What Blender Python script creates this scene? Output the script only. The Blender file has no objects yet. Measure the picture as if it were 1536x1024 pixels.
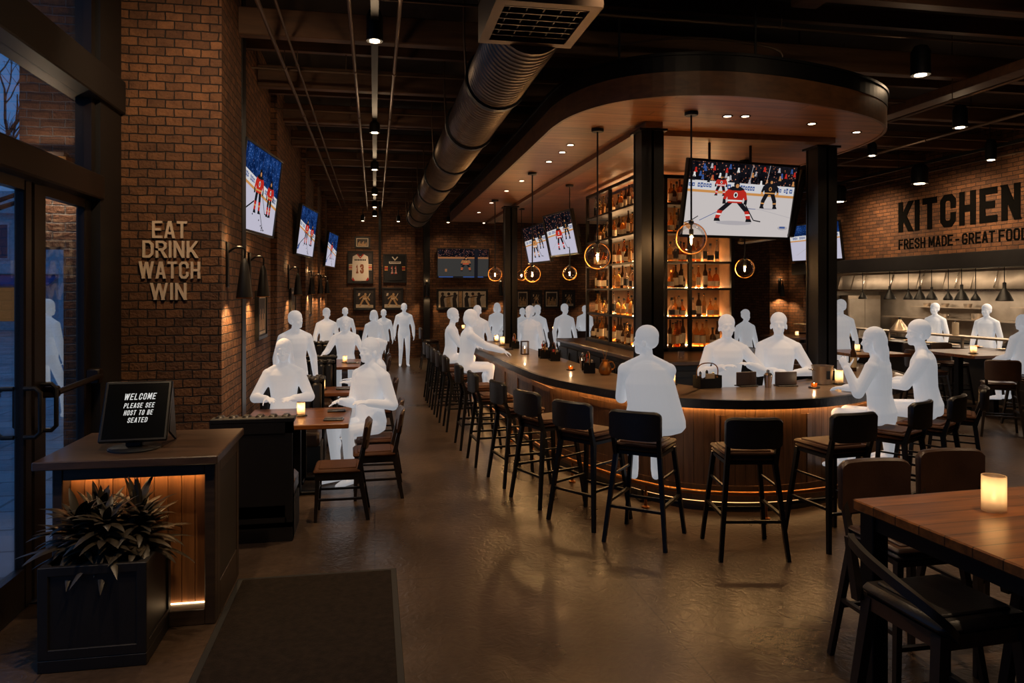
import bpy, bmesh, math, random
from mathutils import Vector, Matrix, Euler
R = math.radians
rnd = random.Random(7)
SC = bpy.context.scene
COL = SC.collection

# ---------------------------------------------------------------- materials
def _nt(name):
    m = bpy.data.materials.new(name); m.use_nodes = True
    nt = m.node_tree; nt.nodes.clear()
    out = nt.nodes.new('ShaderNodeOutputMaterial')
    return m, nt, out
def N(nt, t, **kw):
    n = nt.nodes.new(t)
    for k, v in kw.items():
        if k in n.inputs: n.inputs[k].default_value = v
        else: setattr(n, k, v)
    return n
def L(nt, a, ao, b, bi): nt.links.new(a.outputs[ao], b.inputs[bi])
def c4(c): return (c[0], c[1], c[2], 1.0)
def srgb(r, g, b):
    f = lambda v: (v/255)/12.92 if v/255 <= 0.04045 else (((v/255)+0.055)/1.055)**2.4
    return (f(r), f(g), f(b))
def ramp(nt, stops):
    r = nt.nodes.new('ShaderNodeValToRGB'); e = r.color_ramp.elements
    while len(e) < len(stops): e.new(0.5)
    for i, (p, c) in enumerate(stops): e[i].position = p; e[i].color = c4(c)
    return r
def mat(name, col, rough=0.5, metal=0.0, spec=0.5, var=0.0, scale=6.0, bump=0.0, bscale=40.0, coat=0.0):
    m, nt, out = _nt(name)
    b = N(nt, 'ShaderNodeBsdfPrincipled', Roughness=rough, Metallic=metal)
    b.inputs['Specular IOR Level'].default_value = spec
    b.inputs['Coat Weight'].default_value = coat
    b.inputs['Base Color'].default_value = c4(col)
    tc = N(nt, 'ShaderNodeTexCoord')
    if var > 0:
        n = N(nt, 'ShaderNodeTexNoise', Scale=scale, Detail=4.0)
        L(nt, tc, 'Object', n, 'Vector')
        r = ramp(nt, [(0.3, tuple(v*(1-var) for v in col)), (0.7, tuple(min(1, v*(1+var)) for v in col))])
        L(nt, n, 'Fac', r, 'Fac'); L(nt, r, 'Color', b, 'Base Color')
    if bump > 0:
        n2 = N(nt, 'ShaderNodeTexNoise', Scale=bscale, Detail=3.0)
        L(nt, tc, 'Object', n2, 'Vector')
        bp = N(nt, 'ShaderNodeBump', Strength=bump, Distance=0.01)
        L(nt, n2, 'Fac', bp, 'Height'); L(nt, bp, 'Normal', b, 'Normal')
    L(nt, b, 'BSDF', out, 'Surface')
    return m
def wood(name, c1, c2, rough=0.45, sc=(1.2, 14, 14), coat=0.0, plank=None, spec=0.5):
    """grain runs along local X; plank=(w, axis) adds plank-to-plank colour steps"""
    m, nt, out = _nt(name)
    b = N(nt, 'ShaderNodeBsdfPrincipled', Roughness=rough)
    b.inputs['Coat Weight'].default_value = coat
    b.inputs['Coat Roughness'].default_value = 0.25
    b.inputs['Specular IOR Level'].default_value = spec
    tc = N(nt, 'ShaderNodeTexCoord'); mp = N(nt, 'ShaderNodeMapping', Scale=sc)
    L(nt, tc, 'Object', mp, 'Vector')
    n = N(nt, 'ShaderNodeTexNoise', Scale=1.6, Detail=7.0, Roughness=0.6, Distortion=0.6)
    L(nt, mp, 'Vector', n, 'Vector')
    r = ramp(nt, [(0.3, c1), (0.5, tuple((a+d)/2 for a, d in zip(c1, c2))), (0.72, c2)])
    L(nt, n, 'Fac', r, 'Fac')
    col = r
    if plank:
        br = N(nt, 'ShaderNodeTexBrick', Scale=1.0)
        br.inputs['Brick Width'].default_value = plank[1]; br.inputs['Row Height'].default_value = plank[0]
        br.inputs['Mortar Size'].default_value = 0.004; br.inputs['Color1'].default_value = (0.75, 0.75, 0.75, 1)
        br.inputs['Color2'].default_value = (1.1, 1.1, 1.1, 1); br.inputs['Mortar'].default_value = (0.25, 0.25, 0.25, 1)
        mp2 = N(nt, 'ShaderNodeMapping')
        if len(plank) > 2: mp2.inputs['Rotation'].default_value = plank[2]
        L(nt, tc, 'Object', mp2, 'Vector'); L(nt, mp2, 'Vector', br, 'Vector')
        mx = N(nt, 'ShaderNodeMixRGB', blend_type='MULTIPLY', Fac=1.0)
        L(nt, r, 'Color', mx, 'Color1'); L(nt, br, 'Color', mx, 'Color2'); col = mx
        bp = N(nt, 'ShaderNodeBump', Strength=0.5, Distance=0.006); L(nt, br, 'Fac', bp, 'Height'); bp.invert = True
        L(nt, bp, 'Normal', b, 'Normal')
    L(nt, col, 'Color', b, 'Base Color')
    L(nt, b, 'BSDF', out, 'Surface')
    return m
def emis(name, col, s):
    m, nt, out = _nt(name)
    e = N(nt, 'ShaderNodeEmission', Strength=s); e.inputs['Color'].default_value = c4(col)
    L(nt, e, 'Emission', out, 'Surface')
    return m
def brick_mat(name, cols, mortar, bw=0.21, bh=0.078, ms=0.008, bump=1.0, rough=0.8):
    m, nt, out = _nt(name)
    b = N(nt, 'ShaderNodeBsdfPrincipled', Roughness=rough)
    g = N(nt, 'ShaderNodeNewGeometry'); sx = N(nt, 'ShaderNodeSeparateXYZ'); L(nt, g, 'Position', sx, 'Vector')
    ad = N(nt, 'ShaderNodeMath', operation='ADD'); L(nt, sx, 'X', ad, 0); L(nt, sx, 'Y', ad, 1)
    cx = N(nt, 'ShaderNodeCombineXYZ'); L(nt, ad, 'Value', cx, 'X'); L(nt, sx, 'Z', cx, 'Y')
    nz = N(nt, 'ShaderNodeTexNoise', Scale=9.0, Detail=2.0); L(nt, cx, 'Vector', nz, 'Vector')
    dv = N(nt, 'ShaderNodeVectorMath', operation='MULTIPLY_ADD')
    dv.inputs[1].default_value = (0.022, 0.022, 0); L(nt, nz, 'Color', dv, 0); L(nt, cx, 'Vector', dv, 2)
    br = N(nt, 'ShaderNodeTexBrick', Scale=1.0)
    br.inputs['Brick Width'].default_value = bw; br.inputs['Row Height'].default_value = bh
    br.inputs['Mortar Size'].default_value = ms; br.inputs['Mortar Smooth'].default_value = 0.5
    br.inputs['Color1'].default_value = c4(cols[0]); br.inputs['Color2'].default_value = c4(cols[1])
    br.inputs['Mortar'].default_value = c4(mortar)
    L(nt, dv, 'Vector', br, 'Vector')
    n2 = N(nt, 'ShaderNodeTexNoise', Scale=5.0, Detail=6.0, Roughness=0.7); L(nt, cx, 'Vector', n2, 'Vector')
    r2 = ramp(nt, [(0.3, (0.55, 0.5, 0.5)), (0.7, (1.25, 1.2, 1.15))]); L(nt, n2, 'Fac', r2, 'Fac')
    mx = N(nt, 'ShaderNodeMixRGB', blend_type='MULTIPLY', Fac=1.0)
    L(nt, br, 'Color', mx, 'Color1'); L(nt, r2, 'Color', mx, 'Color2'); L(nt, mx, 'Color', b, 'Base Color')
    n3 = N(nt, 'ShaderNodeTexNoise', Scale=38.0, Detail=4.0); L(nt, cx, 'Vector', n3, 'Vector')
    inv = N(nt, 'ShaderNodeMath', operation='MULTIPLY_ADD'); L(nt, br, 'Fac', inv, 0)
    inv.inputs[1].default_value = -1.0; L(nt, n3, 'Fac', inv, 2)
    bp = N(nt, 'ShaderNodeBump', Strength=bump, Distance=0.014); L(nt, inv, 'Value', bp, 'Height')
    L(nt, bp, 'Normal', b, 'Normal'); L(nt, b, 'BSDF', out, 'Surface')
    return m
def glass(name, tint=(1, 1, 1), refl=0.08, rough=0.0):
    """thin clear glazing: mostly see-through with a sheen that grows towards grazing angles"""
    m, nt, out = _nt(name)
    t = N(nt, 'ShaderNodeBsdfTransparent'); t.inputs['Color'].default_value = c4(tint)
    gl = N(nt, 'ShaderNodeBsdfGlossy', Roughness=rough)
    lw = N(nt, 'ShaderNodeLayerWeight', Blend=0.25)
    mu = N(nt, 'ShaderNodeMath', operation='MULTIPLY_ADD'); L(nt, lw, 'Fresnel', mu, 0)
    mu.inputs[1].default_value = 0.4; mu.inputs[2].default_value = refl*0.4
    mx = N(nt, 'ShaderNodeMixShader'); L(nt, mu, 'Value', mx, 'Fac')
    L(nt, t, 'BSDF', mx, 1); L(nt, gl, 'BSDF', mx, 2); L(nt, mx, 'Shader', out, 'Surface')
    return m
def frosted(name, col, transp=0.35, glow=0.0):
    m, nt, out = _nt(name)
    t = N(nt, 'ShaderNodeBsdfTransparent'); t.inputs['Color'].default_value = c4(col)
    tr = N(nt, 'ShaderNodeBsdfTranslucent'); tr.inputs['Color'].default_value = c4(col)
    gl = N(nt, 'ShaderNodeBsdfGlossy', Roughness=0.25)
    a = N(nt, 'ShaderNodeMixShader', Fac=1-transp); L(nt, t, 'BSDF', a, 1); L(nt, tr, 'BSDF', a, 2)
    d = N(nt, 'ShaderNodeMixShader', Fac=0.06); L(nt, a, 'Shader', d, 1); L(nt, gl, 'BSDF', d, 2)
    L(nt, d, 'Shader', out, 'Surface')
    return m
def crowd_mat(name, base, spots, s):
    m, nt, out = _nt(name)
    tc = N(nt, 'ShaderNodeTexCoord')
    v = N(nt, 'ShaderNodeTexVoronoi', Scale=34.0); L(nt, tc, 'Object', v, 'Vector')
    r = ramp(nt, [(0.0, spots[0]), (0.16, spots[1]), (0.30, base), (1.0, tuple(x*0.5 for x in base))])
    L(nt, v, 'Distance', r, 'Fac')
    n = N(nt, 'ShaderNodeTexNoise', Scale=7.0); L(nt, tc, 'Object', n, 'Vector')
    r2 = ramp(nt, [(0.35, (0.25, 0.25, 0.3)), (0.65, (1.3, 1.2, 1.1))]); L(nt, n, 'Fac', r2, 'Fac')
    mx = N(nt, 'ShaderNodeMixRGB', blend_type='MULTIPLY', Fac=1.0); L(nt, r, 'Color', mx, 'Color1'); L(nt, r2, 'Color', mx, 'Color2')
    e = N(nt, 'ShaderNodeEmission', Strength=s); L(nt, mx, 'Color', e, 'Color'); L(nt, e, 'Emission', out, 'Surface')
    return m

# ---------------------------------------------------------------- mesh builder
class MB:
    def __init__(s): s.v = []; s.f = []; s.m = []; s.M = None
    def add(s, vs, fs, mi=0):
        b = len(s.v)
        s.v += [tuple(s.M @ Vector(p)) for p in vs] if s.M else [tuple(p) for p in vs]
        s.f += [tuple(b+i for i in f) for f in fs]; s.m += [mi]*len(fs); return s
    def box(s, x0, x1, y0, y1, z0, z1, c=0.0, mi=0):
        if x0 > x1: x0, x1 = x1, x0
        if y0 > y1: y0, y1 = y1, y0
        if z0 > z1: z0, z1 = z1, z0
        c = min(c, (x1-x0)*.49, (y1-y0)*.49, (z1-z0)*.49)
        if c <= 0:
            vs = [(x, y, z) for z in (z0, z1) for y in (y0, y1) for x in (x0, x1)]
            return s.add(vs, [(0, 2, 3, 1), (4, 5, 7, 6), (0, 1, 5, 4), (2, 6, 7, 3), (0, 4, 6, 2), (1, 3, 7, 5)], mi)
        vs, ix = [], {}
        X = (x0, x1); Y = (y0, y1); Z = (z0, z1)
        for i in (0, 1):
            for j in (0, 1):
                for k in (0, 1):
                    sx, sy, sz = (1, -1)[i]*c, (1, -1)[j]*c, (1, -1)[k]*c
                    ix[i, j, k, 0] = len(vs); vs.append((X[i], Y[j]+sy, Z[k]+sz))
                    ix[i, j, k, 1] = len(vs); vs.append((X[i]+sx, Y[j], Z[k]+sz))
                    ix[i, j, k, 2] = len(vs); vs.append((X[i]+sx, Y[j]+sy, Z[k]))
        fs = []
        ctr = Vector(((x0+x1)/2, (y0+y1)/2, (z0+z1)/2))
        def q(*ids):
            a, b_, d = (Vector(vs[ids[t]]) for t in (0, 1, 2))
            n = (b_-a).cross(d-a)
            cen = sum((Vector(vs[t]) for t in ids), Vector())/len(ids)
            fs.append(tuple(ids) if n.dot(cen-ctr) > 0 else tuple(reversed(ids)))
        for i in (0, 1):
            q(ix[i, 0, 0, 0], ix[i, 1, 0, 0], ix[i, 1, 1, 0], ix[i, 0, 1, 0])
            q(ix[0, i, 0, 1], ix[1, i, 0, 1], ix[1, i, 1, 1], ix[0, i, 1, 1])
            q(ix[0, 0, i, 2], ix[1, 0, i, 2], ix[1, 1, i, 2], ix[0, 1, i, 2])
        for a in (0, 1):
            for b_ in (0, 1):
                q(ix[a, b_, 0, 0], ix[a, b_, 0, 1], ix[a, b_, 1, 1], ix[a, b_, 1, 0])
                q(ix[a, 0, b_, 0], ix[a, 0, b_, 2], ix[a, 1, b_, 2], ix[a, 1, b_, 0])
                q(ix[0, a, b_, 1], ix[0, a, b_, 2], ix[1, a, b_, 2], ix[1, a, b_, 1])
                for d in (0, 1): q(ix[a, b_, d, 0], ix[a, b_, d, 1], ix[a, b_, d, 2])
        return s.add(vs, fs, mi)
    def ring_loft(s, rings, mi=0, cap=True, closed=False):
        n = len(rings[0]); vs = [p for r in rings for p in r]; fs = []
        K = len(rings)
        for i in range(K if closed else K-1):
            j = (i+1) % K
            for k in range(n):
                k2 = (k+1) % n
                fs.append((i*n+k, i*n+k2, j*n+k2, j*n+k))
        if cap and not closed:
            fs.append(tuple(reversed(range(n)))); fs.append(tuple((K-1)*n+k for k in range(n)))
        return s.add(vs, fs, mi)
    def lathe(s, prof, n=16, cx=0, cy=0, mi=0, cap=True):
        rings = [[(cx+r*math.cos(2*math.pi*k/n), cy+r*math.sin(2*math.pi*k/n), z) for k in range(n)] for r, z in prof]
        return s.ring_loft(rings, mi, cap)
    def tube(s, pts, r, n=8, mi=0, cap=True, closed=False):
        pts = [Vector(p) for p in pts]; K = len(pts); rings = []
        rr = r if isinstance(r, (list, tuple)) else [r]*K
        up = None
        for i, p in enumerate(pts):
            if closed: t = pts[(i+1) % K]-pts[i-1]
            else: t = pts[min(i+1, K-1)]-pts[max(i-1, 0)]
            t.normalize()
            if up is None:
                up = Vector((0, 0, 1)) if abs(t.z) < 0.9 else Vector((1, 0, 0))
            a = t.cross(up).normalized(); b = a.cross(t).normalized(); up = b
            rings.append([tuple(p+a*(rr[i]*math.cos(2*math.pi*k/n))+b*(rr[i]*math.sin(2*math.pi*k/n))) for k in range(n)])
        return s.ring_loft(rings, mi, cap, closed)
    def bar(s, p0, p1, w, d, w2=None, d2=None, mi=0, side=(1, 0, 0)):
        """square section bar from p0 to p1, w along side, d across"""
        p0, p1 = Vector(p0), Vector(p1); t = (p1-p0).normalized(); a = Vector(side)
        a = (a-t*a.dot(t)).normalized(); b = t.cross(a)
        w2 = w if w2 is None else w2; d2 = d if d2 is None else d2
        rs = []
        for p, ww, dd in ((p0, w, d), (p1, w2, d2)):
            rs.append([tuple(p+a*sx*ww/2+b*sy*dd/2) for sx, sy in ((-1, -1), (1, -1), (1, 1), (-1, 1))])
        return s.ring_loft(rs, mi)
    def prism(s, poly, z0, z1, mi=0):
        n = len(poly); A = sum(poly[i][0]*poly[(i+1) % n][1]-poly[(i+1) % n][0]*poly[i][1] for i in range(n))
        if A < 0: poly = poly[::-1]
        vs = [(x, y, z0) for x, y in poly]+[(x, y, z1) for x, y in poly]
        fs = [tuple(reversed(range(n))), tuple(range(n, 2*n))]+[(i, (i+1) % n, n+(i+1) % n, n+i) for i in range(n)]
        return s.add(vs, fs, mi)
    def ball(s, c, r, n=12, mi=0, sc=(1, 1, 1)):
        prof = [(max(1e-4, math.sin(math.pi*i/(n//2)))*r, -math.cos(math.pi*i/(n//2))*r) for i in range(n//2+1)]
        rings = [[(c[0]+a*math.cos(2*math.pi*k/n)*sc[0], c[1]+a*math.sin(2*math.pi*k/n)*sc[1], c[2]+z*sc[2]) for k in range(n)] for a, z in prof]
        return s.ring_loft(rings, mi)
    def build(s, name, mats, parent=None, smooth=False, loc=None, rz=0):
        me = bpy.data.meshes.new(name); me.from_pydata(s.v, [], s.f)
        for m in (mats if isinstance(mats, (list, tuple)) else [mats]): me.materials.append(m)
        me.polygons.foreach_set('material_index', s.m)
        if smooth:
            me.polygons.foreach_set('use_smooth', [True]*len(s.f))
            try: me.set_sharp_from_angle(angle=R(38))
            except Exception: pass
        me.update()
        o = bpy.data.objects.new(name, me); COL.objects.link(o)
        if parent: o.parent = parent
        if loc: o.location = loc
        o.rotation_euler.z = rz
        return o
def tag(o, label=None, cat=None, group=None, kind=None):
    if label: o['label'] = label
    if cat: o['category'] = cat
    if group: o['group'] = group
    if kind: o['kind'] = kind
    return o
def thing(name, label, cat, loc=(0, 0, 0), rz=0, group=None):
    o = bpy.data.objects.new(name, None); COL.objects.link(o)
    o.empty_display_size = 0.1; o.location = loc; o.rotation_euler.z = rz
    return tag(o, label, cat, group)
def struct(name, b, m, smooth=False, parent=None):
    o = b.build(name, m, parent, smooth)
    if not parent: o['kind'] = 'structure'
    return o
KIDS = {}
def kids(o):
    return [c for c in bpy.data.objects if c.parent == o]
def dup(root, loc, rz=0, label=None, group=None):
    def cp(o, par):
        n = o.copy(); COL.objects.link(n); n.parent = par
        for ch in KIDS.setdefault(o.name, kids(o)): cp(ch, n)
        return n
    r = cp(root, None); r.location = loc; r.rotation_euler.z = rz
    if label: r['label'] = label
    if group: r['group'] = group
    return r
def lamp(kind, energy, loc, parent=None, col=(1, 0.72, 0.45), size=0.05, spot=None, blend=0.6, target=None, name='light', shape=None):
    d = bpy.data.lights.new(name, kind); d.energy = energy; d.color = col
    if kind == 'AREA':
        d.size = size if not isinstance(size, tuple) else size[0]
        if isinstance(size, tuple): d.shape = 'RECTANGLE'; d.size_y = size[1]
    else: d.shadow_soft_size = size
    if kind == 'SPOT': d.spot_size = R(spot or 60); d.spot_blend = blend
    o = bpy.data.objects.new(name, d); COL.objects.link(o); o.location = loc
    if target is not None:
        o.rotation_euler = (Vector(target)-Vector(loc)).to_track_quat('-Z', 'Y').to_euler()
    if parent: o.parent = parent
    return o
def catmull(P, n=6):
    out = []
    for i in range(len(P)-1):
        p0 = Vector(P[max(i-1, 0)]); p1 = Vector(P[i]); p2 = Vector(P[i+1]); p3 = Vector(P[min(i+2, len(P)-1)])
        for k in range(n):
            t = k/n
            out.append(0.5*((2*p1)+(p2-p0)*t+(2*p0-5*p1+4*p2-p3)*t*t+(3*p1-p0-3*p2+p3)*t**3))
    out.append(Vector(P[-1])); return [tuple(p) for p in out]
def offset(path, d):
    """shift a 2-D path to its left side by d (mitred)"""
    n = len(path); out = []
    for i in range(n):
        a = Vector(path[max(i-1, 0)]); b = Vector(path[i]); c = Vector(path[min(i+1, n-1)])
        t1 = (b-a).normalized() if i > 0 else (c-b).normalized()
        t2 = (c-b).normalized() if i < n-1 else t1
        n1 = Vector((-t1.y, t1.x)); n2 = Vector((-t2.y, t2.x)); m = (n1+n2).normalized()
        k = d/max(0.5, m.dot(n1)); out.append((b.x+m.x*k, b.y+m.y*k))
    return out
def strip(b, inner, outer, z0, z1, mi=0):
    rings = [[(p[0], p[1], z0), (q[0], q[1], z0), (q[0], q[1], z1), (p[0], p[1], z1)] for p, q in zip(outer, inner)]
    return b.ring_loft(rings, mi)
def resample(path, step):
    P = [Vector(p) for p in path]; out = [P[0].copy()]; acc = 0
    for a, b in zip(P, P[1:]):
        l = (b-a).length; t = step-acc
        while t <= l:
            out.append(a+(b-a)*(t/l)); t += step
        acc = l-(t-step)
    return [tuple(p) for p in out]

# ---------------------------------------------------------------- lettering
def _o(c=.22): return [(c, 0), (1-c, 0), (1, c*.6), (1, 1-c*.6), (1-c, 1), (c, 1), (0, 1-c*.6), (0, c*.6), (c, 0)]
GLY = {
 'A': [[(0, 0), (.42, 1)], [(1, 0), (.58, 1)], [(.16, .26), (.84, .26)]],
 'B': [[(0, 0), (0, 1), (.75, 1), (1, .86), (1, .64), (.75, .52), (0, .52)], [(.75, .52), (1, .38), (1, .14), (.75, 0), (0, 0)]],
 'C': [[(1, .7), (1, .86), (.75, 1), (.25, 1), (0, .86), (0, .14), (.25, 0), (.75, 0), (1, .14), (1, .3)]],
 'D': [[(0, 0), (0, 1), (.65, 1), (1, .82), (1, .18), (.65, 0), (0, 0)]],
 'E': [[(1, 1), (0, 1), (0, 0), (1, 0)], [(0, .51), (.8, .51)]],
 'F': [[(1, 1), (0, 1), (0, 0)], [(0, .5), (.8, .5)]],
 'G': [[(1, .80), (1, .86), (.75, 1), (.25, 1), (0, .86), (0, .14), (.25, 0), (.75, 0), (1, .14), (1, .44), (.55, .44)]],
 'H': [[(0, 0), (0, 1)], [(1, 0), (1, 1)], [(0, .5), (1, .5)]],
 'I': [[(.5, 0), (.5, 1)]],
 'K': [[(0, 0), (0, 1)], [(1, 1), (.12, .34)], [(.34, .56), (1, 0)]],
 'L': [[(0, 1), (0, 0), (1, 0)]],
 'M': [[(0, 0), (0, 1)], [(1, 0), (1, 1)], [(.06, 1), (.5, .2)], [(.94, 1), (.5, .2)]],
 'N': [[(0, 0), (0, 1)], [(1, 0), (1, 1)], [(.05, 1), (.95, 0)]],
 'O': [_o()],
 'P': [[(0, 0), (0, 1), (.7, 1), (1, .87), (1, .6), (.7, .46), (0, .46)]],
 'R': [[(0, 0), (0, 1), (.7, 1), (1, .87), (1, .62), (.7, .48), (0, .48)], [(.5, .48), (1, 0)]],
 'S': [[(1, .74), (1, .86), (.75, 1), (.25, 1), (0, .86), (0, .65), (1, .37), (1, .14), (.75, 0), (.25, 0), (0, .14), (0, .26)]],
 'T': [[(0, 1), (1, 1)], [(.5, 1), (.5, 0)]],
 'W': [[(0, 1), (.24, 0)], [(.24, 0), (.48, .96)], [(.52, .96), (.76, 0)], [(.76, 0), (1, 1)]],
 '1': [[(.15, .78), (.55, 1), (.55, 0)], [(.2, 0), (.9, 0)]],
 '3': [[(0, .8), (0, .87), (.25, 1), (.75, 1), (1, .87), (1, .64), (.75, .52), (.4, .52)], [(.75, .52), (1, .38), (1, .14), (.75, 0), (.25, 0), (0, .14), (0, .22)]],
 '-': [[(.1, .48), (.9, .48)]],
}
GW = {'I': 0.0, 'M': 1.25, 'W': 1.55, '-': 0.7, '1': 0.7}
def glyph(b, ch, x, z, w, h, t, d0, mi=0, slant=0.0):
    """one letter drawn in the local x-z plane facing -y, front at y=-d, back at y=0; returns its advance"""
    gw = w*GW.get(ch, 1.0)
    for ip, pl in enumerate(GLY[ch]):
        d = d0+ip*.0007
        pts = [Vector((t/2+p[0]*(gw-t if gw > t else 0), t/2+p[1]*(h-t))) for p in pl]
        if len(pl) == 2 and abs(pl[0][0]-pl[1][0]) > .01 and abs(pl[0][1]-pl[1][1]) > .01:      # slanting stroke, ends cut level
            a, c = pts; hw = t/2*(c-a).length/abs(c.y-a.y); e = (c-a)/abs(c.y-a.y)*t/2; a = a-e; c = c+e
            sh = lambda q: x+q.x+slant*q.y
            rings = [[(sh(q)-hw, -d, z+q.y), (sh(q)+hw, -d, z+q.y), (sh(q)+hw, 0, z+q.y), (sh(q)-hw, 0, z+q.y)] for q in (a, c)]
            b.ring_loft(rings, mi); continue
        closed = (pts[0]-pts[-1]).length < 1e-6
        if closed: pts = pts[:-1]
        n = len(pts); Lf, Rt = [], []
        for i in range(n):
            a = pts[i-1] if (i > 0 or closed) else None; c = pts[(i+1) % n] if (i < n-1 or closed) else None
            p = pts[i]
            t1 = (p-a).normalized() if a is not None else (c-p).normalized()
            t2 = (c-p).normalized() if c is not None else t1
            n1 = Vector((-t1.y, t1.x)); n2 = Vector((-t2.y, t2.x)); m = n1+n2
            m = m.normalized() if m.length > 1e-4 else n1
            k = (t/2)/max(0.42, m.dot(n1)); q = p.copy()
            if a is None: q = p-t1*(t/2 if False else t*0.5)
            if c is None: q = p+t2*t*0.5
            Lf.append(q+m*k); Rt.append(q-m*k)
        for q in Lf+Rt: q.y = min(max(q.y, 0), h)
        sh = lambda q: x+q.x+slant*q.y
        rings = [[(sh(l), -d, z+l.y), (sh(r), -d, z+r.y), (sh(r), 0, z+r.y), (sh(l), 0, z+l.y)] for l, r in zip(Lf, Rt)]
        b.ring_loft([list(reversed(r)) for r in rings], mi, True, closed)
    return (gw if gw > t else t)
def text_width(s, w, t, gap): return sum((0.55*w if c == ' ' else max(w*GW.get(c, 1), t))+gap for c in s)-gap
def write(s, w, h, t, d, gap, m, parent, x0, z0, y0=0.0, total=None, name='letter', slant=0.0, joined=False):
    """letters as child meshes called name; x0 is the left end"""
    x = x0; b = MB()
    if total: k = (total+gap)/(text_width(s, w, t, gap)+gap); w *= k; gap *= k
    for c in s:
        if c == ' ': x += 0.55*w+gap; continue
        if not joined: b = MB()
        a = glyph(b, c, x, z0, w, h, t, d, slant=slant); x += a+gap
        if not joined: b.build(name, m, parent, loc=(0, y0, 0))
    if joined: return b.build(name, m, parent, loc=(0, y0, 0))

# ---------------------------------------------------------------- palette
M = {}
M['brick'] = brick_mat('brick_brown', (srgb(128, 88, 56), srgb(92, 62, 40)), srgb(34, 26, 20), bw=0.15, bh=0.078, ms=0.007, bump=1.0)
M['brick_far'] = brick_mat('brick_far_wall', (srgb(124, 84, 52), srgb(88, 58, 37)), srgb(46, 35, 27), bw=0.24, bh=0.08)
M['brick_out'] = brick_mat('brick_outdoor', (srgb(110, 72, 48), srgb(84, 56, 40)), srgb(96, 96, 98))
M['black_steel'] = mat('black_steel', srgb(22, 22, 24), 0.42, 0.6, var=0.25, scale=3)
M['black_frame'] = mat('black_storefront_paint', srgb(20, 18, 17), 0.55, 0.0)
M['bronze_frame'] = mat('bronze_door_paint', srgb(38, 30, 25), 0.38, 0.4)
M['black_paint'] = mat('black_paint', srgb(14, 14, 15), 0.5)
M['dark_panel'] = mat('dark_painted_panel', srgb(24, 22, 22), 0.5, var=0.2)
M['leather'] = mat('black_leather', srgb(26, 23, 22), 0.38, var=0.25, scale=9, bump=0.12, bscale=90)
M['leather_brown'] = mat('brown_leather', srgb(58, 38, 27), 0.36, var=0.2, scale=7, bump=0.1, bscale=90)
M['leather_seat'] = mat('seat_leather', srgb(72, 43, 26), 0.62, spec=0.2, var=0.2, scale=7, bump=0.1, bscale=80)
M['wood_dark'] = wood('dark_walnut', srgb(42, 27, 18), srgb(70, 46, 30), 0.42)
M['wood_black'] = wood('ebonised_wood', srgb(22, 18, 16), srgb(38, 29, 23), 0.4)
M['wood_table'] = wood('table_walnut', srgb(84, 47, 20), srgb(146, 88, 40), 0.32, coat=0.15, plank=(0.14, 2.4))
M['wood_canopy'] = wood('canopy_planks', srgb(116, 70, 38), srgb(168, 106, 58), 0.42, sc=(0.8, 9, 9), plank=(0.16, 2.6))
M['wood_fascia'] = wood('fascia_veneer', srgb(88, 56, 33), srgb(124, 82, 48), 0.45, sc=(3, 3, 9))
M['wood_bar'] = wood('bar_face_wood', srgb(84, 58, 36), srgb(124, 88, 56), 0.42, sc=(14, 14, 1.2))
M['wood_stand'] = wood('stand_beadboard', srgb(104, 66, 36), srgb(150, 98, 56), 0.5, sc=(14, 14, 1.0))
M['wood_frame'] = wood('stand_frame_wood', srgb(40, 31, 25), srgb(66, 52, 42), 0.45, sc=(1.0, 14, 14))
M['wood_standtop'] = wood('stand_top_wood', srgb(52, 40, 32), srgb(98, 74, 56), 0.3, sc=(1.2, 6, 6), coat=0.2)
M['stone'] = mat('bar_top_stone', srgb(124, 104, 86), 0.3, var=0.3, scale=2.6, coat=0.2)
M['stone_edge'] = mat('bar_edge_stone', srgb(38, 36, 36), 0.4, var=0.4, scale=8, bump=0.3, bscale=30)
M['steel'] = mat('stainless_steel', srgb(168, 152, 134), 0.42, 0.8, var=0.12, scale=4)
M['steel_dull'] = mat('dull_stainless', srgb(158, 146, 132), 0.45, 0.55, var=0.2, scale=3)
M['duct'] = mat('galvanised_duct', srgb(128, 116, 104), 0.42, 0.85, var=0.2, scale=4)
M['brass'] = mat('brass', srgb(190, 128, 66), 0.3, 1.0)
M['gold_letter'] = mat('brushed_letter_metal', srgb(228, 204, 176), 0.5, 0.0)
M['letter_black'] = mat('black_sign_paint', srgb(9, 8, 7), 0.85, spec=0.05)
M['chrome'] = mat('chrome', srgb(200, 195, 188), 0.18, 1.0)
M['glass'] = glass('window_glass', (0.94, 0.97, 1.0), 0.05)
M['globe'] = glass('clear_globe_glass', (1, 0.97, 0.93), 0.05)
M['filament'] = emis('glowing_filament', (1.0, 0.62, 0.25), 60)
M['flame'] = emis('candle_flame', (1.0, 0.76, 0.45), 14)
M['lens'] = emis('spot_lens', (1.0, 0.78, 0.52), 14)
M['led'] = emis('warm_led_strip', (1.0, 0.62, 0.27), 14.0)
M['led_bar'] = emis('bar_led_strip', (1.0, 0.54, 0.20), 30.0)
M['led_foot'] = emis('foot_led_strip', (1.0, 0.50, 0.18), 2.4)
M['led_stand'] = emis('stand_led_strip', (1.0, 0.58, 0.24), 30.0)
M['led_cove'] = emis('cove_led_strip', (1.0, 0.64, 0.32), 2.0)
M['led_hot'] = emis('warm_led_strip_bright', (1.0, 0.64, 0.32), 8.0)
M['wax'] = mat('candle_wax', srgb(235, 205, 160), 0.6)
M['candleglass'] = frosted('frosted_candle_glass', srgb(255, 238, 214), 0.25)
M['amberglass'] = frosted('amber_glass', srgb(214, 150, 84), 0.5)
M['screen_black'] = mat('screen_bezel', srgb(12, 12, 13), 0.35)
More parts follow.
